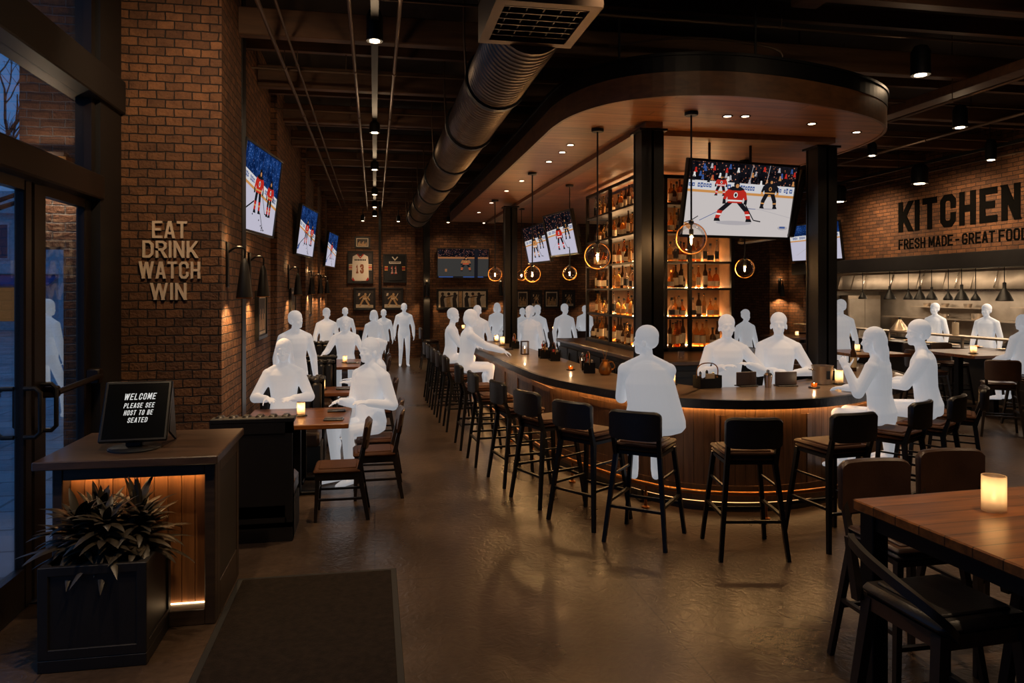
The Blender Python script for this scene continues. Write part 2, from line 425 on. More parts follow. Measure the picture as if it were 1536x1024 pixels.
M['paper'] = mat('print_paper', srgb(196, 180, 158), 0.7)
M['cream'] = mat('cream_jersey', srgb(212, 200, 184), 0.8)
M['red_cloth'] = mat('red_trim_cloth', srgb(170, 44, 34), 0.8)
M['gold_cloth'] = mat('gold_trim_cloth', srgb(176, 128, 66), 0.8)
M['number_cloth'] = mat('number_cloth', srgb(132, 72, 38), 0.8)
M['black_cloth'] = mat('black_cloth', srgb(20, 20, 22), 0.85)
M['mat_rug'] = mat('entrance_mat_fibre', srgb(32, 25, 20), 0.95, spec=0.15, var=0.35, scale=22, bump=0.8, bscale=120)
M['rubber'] = mat('black_rubber', srgb(18, 16, 15), 0.7)
M['leaf'] = mat('dark_leaf', srgb(52, 46, 36), 0.42, var=0.3, scale=14)
M['soil'] = mat('soil', srgb(26, 20, 16), 0.95)

M['hoodlight'] = emis('hood_light_lens', (1.0, 0.8, 0.58), 4.0)





M['led_shelf'] = emis('shelf_led', (1.0, 0.62, 0.30), 60.0)
# dials for the lights (watts), screens, added figure glow and added fill
SPOT_AISLE = 240; SPOT_CANOPY = 40; SPOT_R = 230; SPOT_SIGN = 210; SPOT_BACK = 38; SPOT_PIER = 150
PEND_W = 26.0; SCONCE_W = 40; HOOD_W = 45; SKY = 1.3; EXPO = -0.15; SCR = 0.88; FIG_GLOW = 0.31
PASS_W = 5; ADDED_FILL = 3.5
# ================================================================ SETTING
M['floor'] = None
def floor_mat():
    m, nt, out = _nt('polished_concrete')
    b = N(nt, 'ShaderNodeBsdfPrincipled')
    b.inputs['Specular IOR Level'].default_value = 0.42
    g = N(nt, 'ShaderNodeNewGeometry')
    n = N(nt, 'ShaderNodeTexNoise', Scale=0.9, Detail=5.0, Roughness=0.5, Distortion=0.3); L(nt, g, 'Position', n, 'Vector')
    r = ramp(nt, [(0.25, srgb(50, 40, 32)), (0.5, srgb(72, 58, 47)), (0.78, srgb(96, 79, 65))]); L(nt, n, 'Fac', r, 'Fac')
    n2 = N(nt, 'ShaderNodeTexNoise', Scale=22.0, Detail=6.0, Roughness=0.75); L(nt, g, 'Position', n2, 'Vector')
    r2 = ramp(nt, [(0.3, (0.6, 0.6, 0.6)), (0.7, (1.22, 1.2, 1.18))]); L(nt, n2, 'Fac', r2, 'Fac')
    mx = N(nt, 'ShaderNodeMixRGB', blend_type='MULTIPLY', Fac=1.0); L(nt, r, 'Color', mx, 'Color1'); L(nt, r2, 'Color', mx, 'Color2')
    # saw-cut joints
    br = N(nt, 'ShaderNodeTexBrick', Scale=1.0, offset=0.0); br.inputs['Brick Width'].default_value = 1.8; br.inputs['Row Height'].default_value = 1.8
    br.inputs['Mortar Size'].default_value = 0.006; br.inputs['Color1'].default_value = (1, 1, 1, 1); br.inputs['Color2'].default_value = (1, 1, 1, 1); br.inputs['Mortar'].default_value = (.45, .45, .45, 1)
    L(nt, g, 'Position', br, 'Vector')
    m2 = N(nt, 'ShaderNodeMixRGB', blend_type='MULTIPLY', Fac=1.0); L(nt, mx, 'Color', m2, 'Color1'); L(nt, br, 'Color', m2, 'Color2')
    L(nt, m2, 'Color', b, 'Base Color')
    rr = ramp(nt, [(0.2, (0.24,)*3), (0.8, (0.36,)*3)]); L(nt, n, 'Fac', rr, 'Fac'); L(nt, rr, 'Color', b, 'Roughness')
    n3 = N(nt, 'ShaderNodeTexNoise', Scale=9.0, Detail=4.0, Distortion=2.2); L(nt, g, 'Position', n3, 'Vector')
    bp = N(nt, 'ShaderNodeBump', Strength=0.8, Distance=0.005); L(nt, n3, 'Fac', bp, 'Height'); L(nt, bp, 'Normal', b, 'Normal')
    L(nt, b, 'BSDF', out, 'Surface'); return m
M['floor'] = floor_mat()
M['deck'] = mat('ceiling_deck', srgb(36, 28, 23), 0.8, var=0.3, scale=2)
M['plaster'] = mat('dark_plaster', srgb(40, 32, 27), 0.8, var=0.2, scale=3)
M['wood_beam'] = wood('ceiling_beam_wood', srgb(72, 48, 32), srgb(104, 72, 48), 0.6, sc=(1.0, 8, 8))
M['pipe'] = mat('dark_conduit', srgb(96, 76, 60), 0.45, 0.6)

struct('floor', MB().box(-2.3, 14.0, -2.0, 23.5, -0.2, 0), M['floor'])
struct('ceiling', MB().box(-2.5, 14.0, -2.0, 23.7, 5.25, 5.4), M['deck'])
# brick pier beside the doors, then the long brick wall with pilasters
struct('wall_pier', MB().box(-2.36, -1.36, 7.0, 8.0, 0, 5.25), M['brick'])
b = MB().box(-1.75, -1.47, 8.0, 23.5, 0, 5.25)
for y in (11.0, 15.4, 18.6, 21.3): b.box(-1.5, -1.38, y, y+0.8, 0, 5.25)
struct('wall_left', b, M['brick'])
struct('trim_1', MB().box(-1.47, -1.35, 8.0, 8.22, 0, 5.25), M['black_steel'])
b = MB().box(-1.75, 14.0, 23.5, 23.75, 0, 5.25)
b.box(1.0, 1.25, 23.32, 23.5, 0, 5.25)
struct('wall_back', b, M['brick_far'])
b = MB().box(0.12, 0.2, 23.38, 23.5, 2.0, 5.25).box(1.52, 1.72, 23.3, 23.5, 0, 5.25)
struct('trim_2', b, M['black_steel'])
# wall over the open kitchen, side pieces, low front
b = MB().box(11.5, 11.75, -2.0, 23.5, 2.87, 5.25).box(11.5, 11.75, 18.2, 23.5, 0, 2.87).box(11.5, 11.75, -2.0, 9.0, 0, 2.87)
struct('wall_right', b, M['brick_far'])
struct('trim_3', MB().box(11.38, 11.78, 9.0, 18.6, 2.56, 2.87, .01), M['dark_panel'])
struct('wall_kitchen', MB().box(13.8, 14.0, 9.0, 18.4, 0, 5.25).box(11.75, 14.0, 18.2, 18.4, 0, 5.25).box(11.75, 14.0, 8.8, 9.0, 0, 5.25), M['steel_dull'])
struct('wall_front', MB().box(-2.3, 14.0, -2.2, -2.0, 0, 5.25), M['plaster'])
b = MB()
for x in (10.75,): b.box(10.9, 11.5, 18.9, 19.5, 0, 5.25)
struct('wall_corner_pier', b, M['brick_far'])
struct('baseboard_left', MB().box(-1.47, -1.44, 8.22, 11.0, 0, .15), M['wood_black'])

# ---- storefront
b = MB()
b.box(-2.42, -2.16, -2.0, 7.0, 3.66, 3.95, .01)                      # deep header
b.box(-2.38, -2.20, 6.5, 7.0, 0, 5.25)                               # jamb column by the pier
b.box(-2.36, -2.22, 5.44, 5.47, 0, 0.01)
for y in (3.3, 0.9, -1.2): b.box(-2.38, -2.22, y-.07, y+.07, 0, 5.25, .01)
b.box(-2.36, -2.24, -2.0, 7.0, 5.12, 5.25)
b.box(-2.36, -2.24, -2.0, 3.3, 0, .3, .01)
struct('trim_4', b, M['black_frame'])
struct('trim_5', MB().box(-2.40, -2.18, -2.0, 6.55, 2.85, 3.05, .012).box(-2.36, -2.24, 6.42, 6.5, 3.05, 3.66).box(-2.36, -2.24, 6.42, 6.5, 3.95, 5.12), M['bronze_frame'])
for i, (y0, y1, z0, z1) in enumerate([(3.37, 6.42, 3.05, 3.66), (3.37, 6.42, 3.95, 5.12), (.97, 3.23, 3.05, 3.66), (.97, 3.23, 3.95, 5.12), (.97, 3.23, .3, 2.85), (-1.13, .83, .3, 2.85), (-1.13, .83, 3.05, 3.66), (-1.13, .83, 3.95, 5.12)]):
    o = struct('window_%d' % (i+1), MB().box(-2.305, -2.295, y0, y1, z0, z1), M['glass'])
for i, (y0, y1, hy) in enumerate([(5.47, 6.5, 5.58), (4.42, 5.445, 5.335)]):
    s = 0.13; rs = .16
    d = struct('door_%d' % (i+1), MB().box(-2.335, -2.265, y0, y0+(.19 if i == 0 else s), .01, 2.84, .01).box(-2.335, -2.265, y1-(s if i == 0 else .10), y1, .01, 2.84, .01)
               .box(-2.33, -2.27, y0+.12, y1-.1, 2.77, 2.84).box(-2.33, -2.27, y0+.12, y1-.1, .01, .27), M['bronze_frame'])
    MB().box(-2.304, -2.296, y0+.12, y1-.1, .27, 2.78).build('glass_pane', M['glass'], d)
    h = MB(); 
    for sx in (1, -1):
        x = -2.3+sx*.13
        h.tube([(-2.3+sx*.03, hy, 1.14), (x-sx*.03, hy, 1.14), (x, hy, 1.17), (x, hy, 1.43), (x-sx*.03, hy, 1.46), (-2.3+sx*.03, hy, 1.46)], .016, 8)
    h.build('pull_handle', M['black_paint'], d, True)
    if i == 0:
        MB().tube([(-2.18, 5.62, 1.395), (-2.18, 6.45, 1.42)], .022, 10).box(-2.27, -2.17, 6.38, 6.48, 1.36, 1.48, .01).box(-2.27, -2.17, 5.6, 5.66, 1.36, 1.44, .01).build('push_bar', M['bronze_frame'], d, True)
# ---- outdoors, seen through the doors
M['paving'] = None
def paving():
    m, nt, out = _nt('street_paving'); b = N(nt, 'ShaderNodeBsdfPrincipled', Roughness=0.35)
    g = N(nt, 'ShaderNodeNewGeometry')
    br = N(nt, 'ShaderNodeTexBrick', Scale=1.0); br.inputs['Brick Width'].default_value = 0.9; br.inputs['Row Height'].default_value = 0.6
    br.inputs['Mortar Size'].default_value = 0.02; br.inputs['Color1'].default_value = c4(srgb(170, 172, 178)); br.inputs['Color2'].default_value = c4(srgb(140, 142, 150)); br.inputs['Mortar'].default_value = c4(srgb(84, 84, 92))
    n = N(nt, 'ShaderNodeTexNoise', Scale=0.9, Detail=5.0); L(nt, g, 'Position', n, 'Vector'); L(nt, g, 'Position', br, 'Vector')
    r = ramp(nt, [(.3, (.5, .5, .5)), (.7, (1.2, 1.2, 1.2))]); L(nt, n, 'Fac', r, 'Fac')
    mx = N(nt, 'ShaderNodeMixRGB', blend_type='MULTIPLY', Fac=1.0); L(nt, br, 'Color', mx, 'Color1'); L(nt, r, 'Color', mx, 'Color2')
    L(nt, mx, 'Color', b, 'Base Color'); L(nt, b, 'BSDF', out, 'Surface'); return m
M['paving'] = paving()
struct('street_pavement', MB().box(-60, -2.42, -20, 60, -0.2, -0.01), M['paving'])
b = MB().box(-3.12, -2.42, 7.25, 7.7, 2.5, 5.6).box(-2.76, -2.42, 7.25, 7.7, 0, 2.5)
struct('wall_outside_pier', b, M['brick_out'])
o = thing('outdoor_sconce', 'angular outdoor lamp glowing on the brick above the entrance door', 'wall lamp', (-2.86, 7.199, 3.2))
MB().box(-.14, .14, -.05, .05, .1, .14).box(-.02, .02, 0, .05, -.1, .14).build('bracket', M['bronze_frame'], o)
MB().prism([(-.16, -.06), (.16, -.06), (.2, .04), (-.2, .04)], .06, .1).build('shade', M['brass'], o)
MB().box(-.13, .13, -.05, .03, .045, .058).build('lamp_lens', M['led_hot'], o)
lamp('SPOT', 60, (0, -.06, .02), o, spot=150, target=None, size=.05); lamp('POINT', 9, (0, -.13, .06), o, size=.02)  # point light added to brighten the brick around the lamp
# street building with lit shop front
M['stone_out'] = mat('facade_stone', srgb(186, 188, 194), 0.8, var=0.2)
M['blue_glass'] = mat('dusk_window', srgb(46, 62, 90), 0.15, 0.2)
M['awning'] = mat('blue_awning', srgb(40, 70, 130), 0.7)
M['shoplit'] = emis('lit_shop_window', (1.0, 0.5, 0.2), 0.12)
o = thing('street_building', 'pale stone building across the street with a blue awning and lit shop windows', 'building', (-22, 44, 0))
MB().box(-9, 5, 0, 6, 0, 6.6).box(-9, 5.2, -.3, 6, 6.3, 6.7).box(-9, 5.1, -.2, 6, 3.05, 3.25).build('wall', M['stone_out'], o)
MB().box(-8.8, 4, .5, 5.5, 6.7, 7.6).build('roof', M['stone_out'], o)
for i in range(7):
    f = MB().box(-8+i*1.9, -6.9+i*1.9, -.06, 0.02, 3.8, 5.8, .02).build('window', M['stone_out'], o)
    MB().box(-7.9+i*1.9, -7.0+i*1.9, -.08, -.06, 3.9, 5.7).build('pane', M['blue_glass'], f)
for i in range(4):
    MB().box(-8+i*3.2, -5.3+i*3.2, -.05, .02, .5, 2.3).build('shop_window', M['shoplit'], o)
MB().add([(-9, 0, 3.0), (5, 0, 3.0), (5, -1.3, 2.5), (-9, -1.3, 2.5), (-9, 0, 2.9), (5, 0, 2.9), (5, -1.3, 2.4), (-9, -1.3, 2.4)], [(0, 1, 2, 3), (7, 6, 5, 4), (3, 2, 6, 7), (0, 3, 7, 4), (1, 5, 6, 2), (0, 4, 5, 1)]).build('awning', M['awning'], o)
o = thing('street_building', 'far dark warm-lit shop block standing behind the walking woman', 'building', (-6.5, 34, 0))
MB().box(-2.5, 4, 0, 5, 0, 4.2).box(-2.6, 4.1, -.2, 5, 4.0, 4.4).build('wall', M['stone_out'], o)
for i in range(3): MB().box(-2.2+i*2.1, -.6+i*2.1, -.05, .02, .5, 2.6).build('shop_window', M['shoplit'], o)
# bare street tree
o = thing('bare_tree', 'bare dark street tree with twisting branches against the dusk sky', 'tree', (-9.5, 20, 0))
M['bark'] = mat('dark_bark', srgb(26, 24, 24), 0.9)
b = MB(); rt = random.Random(3)
def branch(p, d, l, r, dep):
    pts = [Vector(p)]; dd = Vector(d).normalized()
    for k in range(5):
        dd = (dd+Vector((rt.uniform(-.3, .3), rt.uniform(-.3, .3), rt.uniform(-.15, .3)))).normalized(); pts.append(pts[-1]+dd*l/5)
    b.tube(pts, [r*(1-.12*k) for k in range(6)], 6)
    if dep > 0:
        for k in range(3 if dep > 1 else 4):
            q = pts[rt.randint(2, 5)]; e = (dd+Vector((rt.uniform(-1, 1), rt.uniform(-1, 1), rt.uniform(-.3, .8)))).normalized()
            branch(q, e, l*.68, r*.5, dep-1)
b.tube([(0, 0, 0), (.05, 0, 1.5), (-.05, .1, 3.4), (.02, 0, 5.0)], [.17, .14, .12, .11], 8)
for k in range(6):
    a = k*1.05; branch((0, 0, 3.9+.2*k), (math.cos(a), math.sin(a), .45), 2.6, .07, 3)
b.build('trunk_and_branches', M['bark'], o, True)
o = thing('street_bollard', 'black post standing on the street pavement outside the doors', 'bollard', (-7.4, 16.2, 0))
MB().lathe([(.09, 0), (.09, .06), (.06, .08), (.055, 1.9), (.075, 1.92), (.06, 2.02), (.01, 2.06)], 12).build('post', M['black_paint'], o, True)

# ================================================================ CEILING SERVICES
CEIL = 5.25
for i, y in enumerate((5.95, 7.9, 9.85, 11.8, 13.75, 15.7, 17.65, 19.6, 21.55)):
    struct('ceiling_beam', MB().box(-1.47, 11.5, y-.07, y+.07, 4.72, 5.0, .01), M['wood_beam'])
    struct('ceiling_beam', MB().box(-1.47, 11.5, y+.95, y+1.03, 4.9, 5.08), M['wood_beam'])
struct('ceiling_beam', MB().box(7.15, 7.4, -2, 23.5, 4.6, 4.72, .01), M['wood_beam'])
struct('ceiling_beam', MB().box(3.6, 3.85, -2, 5.9, 4.6, 4.72, .01), M['wood_beam'])
def pipe(p0, p1, r, label, mt=None, grp='ceiling conduits'):
    b = MB().tube([p0, p1], r, 8)
    ln = (Vector(p1)-Vector(p0)); n = max(2, int(ln.length/2.4))
    for k in range(n+1):
        q = Vector(p0)+ln*((k+.5)/(n+1)); e = ln.normalized()*.03
        b.tube([q-e, q+e], r*1.35, 8)
        if k % 2 == 0: b.tube([q, (q.x, q.y, 5.25)], .006, 5)
    o = b.build('hanging_conduit', mt or M['pipe'], None, True)
    return tag(o, label, 'pipe', grp)
pipe((-1.0, 3, 4.62), (-1.0, 23.2, 4.62), .022, 'bronze conduit running along the ceiling above the booth wall')
pipe((-.86, 3, 4.66), (-.86, 23.2, 4.66), .014, 'thin conduit just inside the bronze one above the booths')
pipe((-.22, 3, 4.62), (-.22, 23.2, 4.62), .02, 'dark conduit beside the spotlight track, on its booth side')
pipe((.22, 3, 4.62), (.22, 23.2, 4.62), .02, 'dark conduit beside the spotlight track, on its duct side')
pipe((7.0, 2, 4.45), (7.0, 23.2, 4.45), .02, 'conduit running lengthwise over the tables beyond the bar canopy')
pipe((8.6, 2, 4.5), (8.6, 23.2, 4.5), .022, 'conduit running lengthwise midway between canopy and kitchen wall')
pipe((10.7, 5, 4.45), (10.7, 23.2, 4.45), .02, 'conduit running lengthwise close to the kitchen wall')
for i, y in enumerate((6.6, 8.9, 10.85, 12.8, 14.75, 16.7, 18.6, 20.6, 22.4)):
    pipe((-1.4, y, 4.69), (11.4, y, 4.69), .016, '%s cross pipe under the ceiling counted from the entrance' % ['first', 'second', 'third', 'fourth', 'fifth', 'sixth', 'seventh', 'eighth', 'ninth'][i])
# flexible conduit loop over the canopy
o = MB().tube(catmull([(2.5, 7.6, 4.75), (3.2, 7.1, 4.72), (4.2, 7.2, 4.7), (4.45, 7.5, 4.6), (4.5, 7.5, 4.3), (4.5, 7.5, 4.16)], 5), .014, 6).build('hanging_cable', M['pipe'], None, True)
tag(o, 'curving flexible cable drooping above the bar canopy', 'cable')
# spiral duct
o = thing('spiral_duct', 'big round galvanised spiral duct hanging under the ceiling beside the bar canopy', 'duct', (1.19, 0, 4.2))
prof = []; y = 5.5; k = 0
while y < 20.9:
    prof += [(y, .285), (y+.055, .285), (y+.065, .295), (y+.075, .285)]; y += .09
rings = [[(r*math.cos(2*math.pi*a/28), yy, r*math.sin(2*math.pi*a/28)) for a in range(28)] for yy, r in prof]
MB().ring_loft([list(reversed(r)) for r in rings]).build('duct_run', M['duct'], o, True)
for yy in (7.15, 9.2, 11.2, 13.2, 15.2, 17.2, 19.2, 20.8):
    rg = [[(r*math.cos(2*math.pi*a/28), y2, r*math.sin(2*math.pi*a/28)) for a in range(28)] for y2, r in ((yy-.05, .29), (yy-.045, .32), (yy+.045, .32), (yy+.05, .29))]
    c = MB().ring_loft([list(reversed(r)) for r in rg], 0, False)
    c.build('duct_collar', M['black_steel'], o, True)
    for s in (-1, 1): MB().tube([(s*.31, yy, 0), (s*.33, yy, .4), (s*.33, yy, 1.04)], .012, 6).build('hanger_strap', M['pipe'], o)
# square air diffuser
o = thing('air_diffuser_vent', 'square black air diffuser grille hanging in front of the spiral duct', 'air vent', (1.13, 5.08, 3.98))
b = MB()
for s0, s1 in ((.36, .29),):
    b.box(-s0, s0, -.42, -.34, 0, .3).box(-s0, s0, .34, .42, 0, .3).box(-s0, -s1, -.34, .34, 0, .3).box(s1, s0, -.34, .34, 0, .3)
b.box(-.36, .36, -.42, .42, .28, .34)
b.build('frame', M['pipe'], o)
b = MB()
for k in range(6): b.box(-.29, .29, -.28+k*.11, -.265+k*.11, .02, .08)
for k in range(5): b.box(-.24+k*.12, -.23+k*.12, -.34, .34, .03, .06)
b.build('grille', M['wood_dark'], o)
MB().box(-.3, .3, -.38, .38, .34, 1.27).build('duct_drop', M['black_steel'], o)

# ---- spotlights
def can_light(x, y, zl, r, h, label, grp, E, target=None, spot=70, ztop=4.55, col=(1.0, .69, .41), blend=.9, name='track_spotlight'):
    o = thing(name, label, 'spotlight', (x, y, zl), 0, grp)
    MB().lathe([(r*.86, .03), (r, 0), (r, h*.8), (r*.7, h), (.02, h+.01)], 18, cap=True).build('lamp_can', M['black_paint'], o, True)
    MB().tube([(0, 0, h), (0, 0, max(h+.02, ztop-zl))], .014, 8).build('stem', M['black_paint'], o)
    MB().lathe([(r*.62, -.004), (r*.62, .006)], 18).build('lens', M['lens'], o, True)
    if ADDED_FILL and grp in ('aisle track spotlights', 'kitchen-side spotlights'): lamp('POINT', ADDED_FILL, (0, 0, -.06), o, col=col, size=.05, name='added_fill')  # point fill added under the lens to brighten fascia, walls and beams
    lamp('SPOT', E, (0, 0, -.03), o, col=col, spot=spot, blend=blend, target=target, size=.06, name='spot_bulb')
    return o
tr = MB().box(-.035, .035, 2.5, 23.2, 4.55, 4.6); 
for k in range(10): tr.box(-.005, .005, 3+k*2.2, 3.01+k*2.2, 4.6, 5.25)
tag(tr.build('hanging_light_track', M['black_paint']), 'straight black lighting track running over the aisle between booths and bar', 'light track')
for i, y in enumerate((6.8, 10.73, 14.0, 17.6, 20.2, 22.6)):
    can_light(0, y, 4.38, .075, .16+.12*(i == 0), '%s black can spotlight on the aisle track counted from the entrance' % ['first', 'second', 'third', 'fourth', 'fifth', 'sixth'][i], 'aisle track spotlights', SPOT_AISLE, spot=88)
# ================================================================ BAR ISLAND
BP = [(1.70, 14.7), (1.72, 13.2), (1.80, 11), (1.89, 8.9), (2.0, 8.15), (2.16, 7.62), (2.41, 6.98), (2.64, 6.62), (2.84, 6.42), (3.18, 6.25), (3.6, 6.17),
      (4.08, 6.2), (4.45, 6.32), (4.75, 6.47), (5.43, 6.88), (5.95, 7.28), (6.35, 7.9), (6.55, 8.7), (6.6, 9.6), (6.6, 14.7)]
path = catmull(BP, 5)          # runs front-ward along the aisle side, round the nose, back on the kitchen side; island inside is to its left
bar = thing('bar_counter', 'long curved bar counter with stone top, lit wooden face and brass foot rail', 'bar', (0, 0, 0))
strip(MB(), path, offset(path, .95), 1.035, 1.10).build('countertop', M['stone'], bar)
strip(MB(), offset(path, -.012), offset(path, .04), 1.02, 1.104).build('counter_edge', M['stone_edge'], bar)
strip(MB(), offset(path, .17), offset(path, .20), 1.0, 1.034).build('led_strip', M['led_bar'], bar)
strip(MB(), offset(path, .21), offset(path, .36), .12, 1.035).build('carcass', M['wood_dark'], bar)
strip(MB(), offset(path, .27), offset(path, .36), 0.0, .125).build('toe_kick', M['black_paint'], bar)
strip(MB(), offset(path, .60), offset(path, .66), 0.0, 1.035).build('inner_panel', M['dark_panel'], bar)
# vertical boards on the face
b = MB(); fp = resample(offset(path, .21), .095); fo = offset(fp, -.010)
for i in range(len(fp)-1):
    a, c = Vector(fp[i]), Vector(fp[i+1]); e = (c-a)*.018; a2, c2 = Vector(fo[i]), Vector(fo[i+1])
    q = [a+e, c-e, c2-e, a2+e]
    b.prism([(p.x, p.y) for p in q], .14, 1.03)
b.build('face_board', M['wood_bar'], bar)
tr = MB()
fo2 = offset(path, .19); fi2 = offset(path, .215)
strip(tr, offset(path, .175), fi2, .12, .27)
b2 = MB()
sp = resample(offset(path, .215), .86); so = offset(sp, -.042)
for i in range(len(sp)-1):
    a, c = Vector(sp[i]), Vector(sp[i+1]); t = (c-a).normalized(); n = Vector((t.y, -t.x))
    def seg(s0, s1, z0, z1, dep):
        # follow the curve inside the panel
        k = 6; pa = []
        for j in range(k+1):
            u = s0+(s1-s0)*j/k; P = a+(c-a)*u
            best = min(path, key=lambda q: (Vector(q)-P).length); pa.append(P)
        r_out = [(p+n*dep) for p in pa]; r_in = [(p-n*.01) for p in pa]
        strip(tr, [tuple(p) for p in r_out], [tuple(p) for p in r_in], z0, z1)
    seg(0.0, .085, .27, .93, .03); seg(.915, 1.0, .27, .93, .03)
    seg(.085, .915, .86, .93, .028); seg(.085, .915, .27, .36, .028)
tr.build('panel_moulding', M['wood_bar'], bar)
fr = offset(path, .05); MB().tube([(p[0], p[1], .235) for p in fr], .022, 10).build('foot_rail', M['brass'], bar, True)
rp = resample(fr, 1.15)[1:]
for p in rp:
    o = MB().lathe([(.04, 0), (.04, .012), (.016, .02), (.014, .1), (.02, .13), (.013, .16), (.013, .225)], 10)
    o = o.build('rail_post', M['brass'], bar, True, loc=(p[0], p[1], 0))
strip(MB(), offset(path, .225), offset(path, .262), .10, .119).build('foot_led_strip', M['led_foot'], bar)

# ---- back bar
bb = thing('back_bar_cabinet', 'dark panelled back bar cabinet with wooden top inside the curved counter', 'cabinet', (0, 0, 0))
BX0, BX1, BY0, BY1 = 3.25, 5.25, 8.4, 13.0
MB().box(BX0+.06, BX1-.06, BY0+.06, BY1-.06, 0, 1.19).build('carcass', M['dark_panel'], bb)
MB().box(BX0, BX1, BY0, BY1, 1.19, 1.25, .012).build('worktop', M['wood_standtop'], bb)
def cab_doors(n, f):
    for k in range(n):
        d = f(k); d
for k in range(7):
    y0 = BY0+.12+k*.63
    d = MB().box(BX0+.035, BX0+.06, y0, y0+.58, .14, 1.12, .008).box(BX0+.022, BX0+.036, y0+.0, y0+.06, .14, 1.12).box(BX0+.022, BX0+.036, y0+.52, y0+.58, .14, 1.12).box(BX0+.022, BX0+.036, y0+.06, y0+.52, 1.05, 1.12).box(BX0+.022, BX0+.036, y0+.06, y0+.52, .14, .22).build('door', M['dark_panel'], bb)
    MB().tube([(BX0+.01, y0+.5, .85), (BX0+.01, y0+.5, 1.0)], .008, 6).build('handle', M['chrome'], d)
for k in range(3):
    x0 = BX0+.12+k*.62
    d = MB().box(x0, x0+.57, BY0+.035, BY0+.06, .14, 1.12, .008).box(x0, x0+.06, BY0+.022, BY0+.036, .14, 1.12).box(x0+.51, x0+.57, BY0+.022, BY0+.036, .14, 1.12).box(x0+.06, x0+.51, BY0+.022, BY0+.036, 1.05, 1.12).build('door', M['dark_panel'], bb)
    MB().tube([(x0+.48, BY0+.01, .85), (x0+.48, BY0+.01, 1.0)], .008, 6).build('handle', M['chrome'], d)
# ---- bottle shelving tower
SX0, SX1, SY0, SY1 = 3.64, 5.06, 9.8, 12.3
sh = thing('bottle_shelf_tower', 'tall black metal back-bar shelving tower with warm lit shelves of bottles', 'shelf', (0, 0, 1.25))
SZ = [.06, .49, .90, 1.28, 1.70, 2.11]
b = MB(); TOP = 2.5; p_ = .025
for x in (SX0, SX0+.4, (SX0+SX1)/2+.06, SX1):
    b.box(x-p_, x+p_, SY0-p_, SY0+p_, 0, TOP)
for y in (SY0+1.25, SY1): b.box(SX0-p_, SX0+p_, y-p_, y+p_, 0, TOP)
for y in (SY0+1.25, SY1): b.box(SX1-p_, SX1+p_, y-p_, y+p_, 0, TOP)
b.box(SX0-p_, SX1+p_, SY0-p_, SY0+p_, TOP-.05, TOP).box(SX0-p_, SX0+p_, SY0, SY1, TOP-.05, TOP)
b.box(SX0-p_, SX1+p_, SY0-p_, SY1+p_, 0, .04)
b.build('frame', M['black_steel'], sh)
M['shelf_back'] = mat('warm_back_panel', srgb(150, 108, 70), 0.6, var=0.25, scale=5)
MB().box(SX0+.36, SX0+.38, SY0+.36, SY1, .02, TOP).box(SX0+.36, SX1, SY0+.36, SY0+.38, .02, TOP).box(SX1-.02, SX1, SY0, SY0+.38, .02, TOP).build('back_panel', M['shelf_back'], sh)
for z in SZ:
    s = MB().box(SX0-.02, SX1+.02, SY0-.02, SY0+.36, z-.03, z, .004).box(SX0-.02, SX0+.36, SY0+.36, SY1+.02, z-.03, z, .004).build('shelf_board', M['wood_black'], sh)
for z in SZ:
    MB().box(SX0+.04, SX1-.04, SY0+.32, SY0+.345, z+.001, z+.010).box(SX0+.32, SX0+.345, SY0+.4, SY1-.04, z+.001, z+.010).build('shelf_light', M['led_shelf'], sh)
# ---- bottles: shapes x glass colours, one mesh each, copied
GL = []
for nm, c in (('amber', (226, 150, 70)), ('honey', (240, 190, 116)), ('clear', (240, 226, 204)), ('dark', (70, 48, 32)), ('whisky', (206, 120, 56))):
    m, nt, out = _nt(nm+'_bottle_glass'); bs = N(nt, 'ShaderNodeBsdfPrincipled', Roughness=0.08)
    bs.inputs['Base Color'].default_value = c4(srgb(*c))
    bs.inputs['Transmission Weight'].default_value = 0.75 if nm != 'dark' else 0.2; bs.inputs['IOR'].default_value = 1.2
    L(nt, bs, 'BSDF', out, 'Surface'); GL.append((nm, m))
LB = [mat('cream_label', srgb(206, 188, 156), .7), mat('black_label', srgb(26, 24, 24), .6), mat('tan_label', srgb(168, 120, 70), .7)]
PROF = {
 'round': [(.036, 0), (.038, .01), (.038, .17), (.03, .2), (.013, .225), (.012, .285), (.015, .287), (.015, .305)],
 'slim': [(.03, 0), (.031, .01), (.03, .2), (.012, .245), (.011, .315), (.014, .317), (.014, .335)],
 'squat': [(.046, 0), (.048, .015), (.046, .11), (.03, .15), (.014, .17), (.013, .22), (.018, .222), (.018, .255)],
 'flask': [(.04, 0), (.044, .02), (.05, .12), (.036, .18), (.014, .2), (.013, .25), (.017, .252), (.017, .285)],
}
def bottle_mesh(kind, gi, li, name='bottle'):
    b = MB(); pf = PROF[kind]
    b.lathe(pf[:-2]+[pf[-3]], 10, mi=0); b.lathe(pf[-2:], 8, mi=2)
    h = pf[2][1]; r = max(pf[1][0], pf[2][0])+.0012
    b.lathe([(r, h*.22), (r, h*.8)], 10, mi=1, cap=False)
    o = b.build(name, [GL[gi][1], LB[li], M['black_paint'] if gi != 0 else M['brass']], None, True)
    return o
PROTO = []
for kind in ('round', 'slim', 'squat', 'flask'):
    for gi, li in ((0, 0), (1, 2), (2, 1), (3, 0), (4, 0)):
        PROTO.append((kind, gi, bottle_mesh(kind, gi, li)))
USED = set()
ORD = ['first', 'second', 'third', 'fourth', 'fifth', 'sixth', 'seventh', 'eighth', 'ninth']
LEV = ['bottom', 'second', 'third', 'fourth', 'fifth', 'top']
GN = {0: 'amber', 1: 'honey-coloured', 2: 'clear', 3: 'dark', 4: 'whisky-brown'}
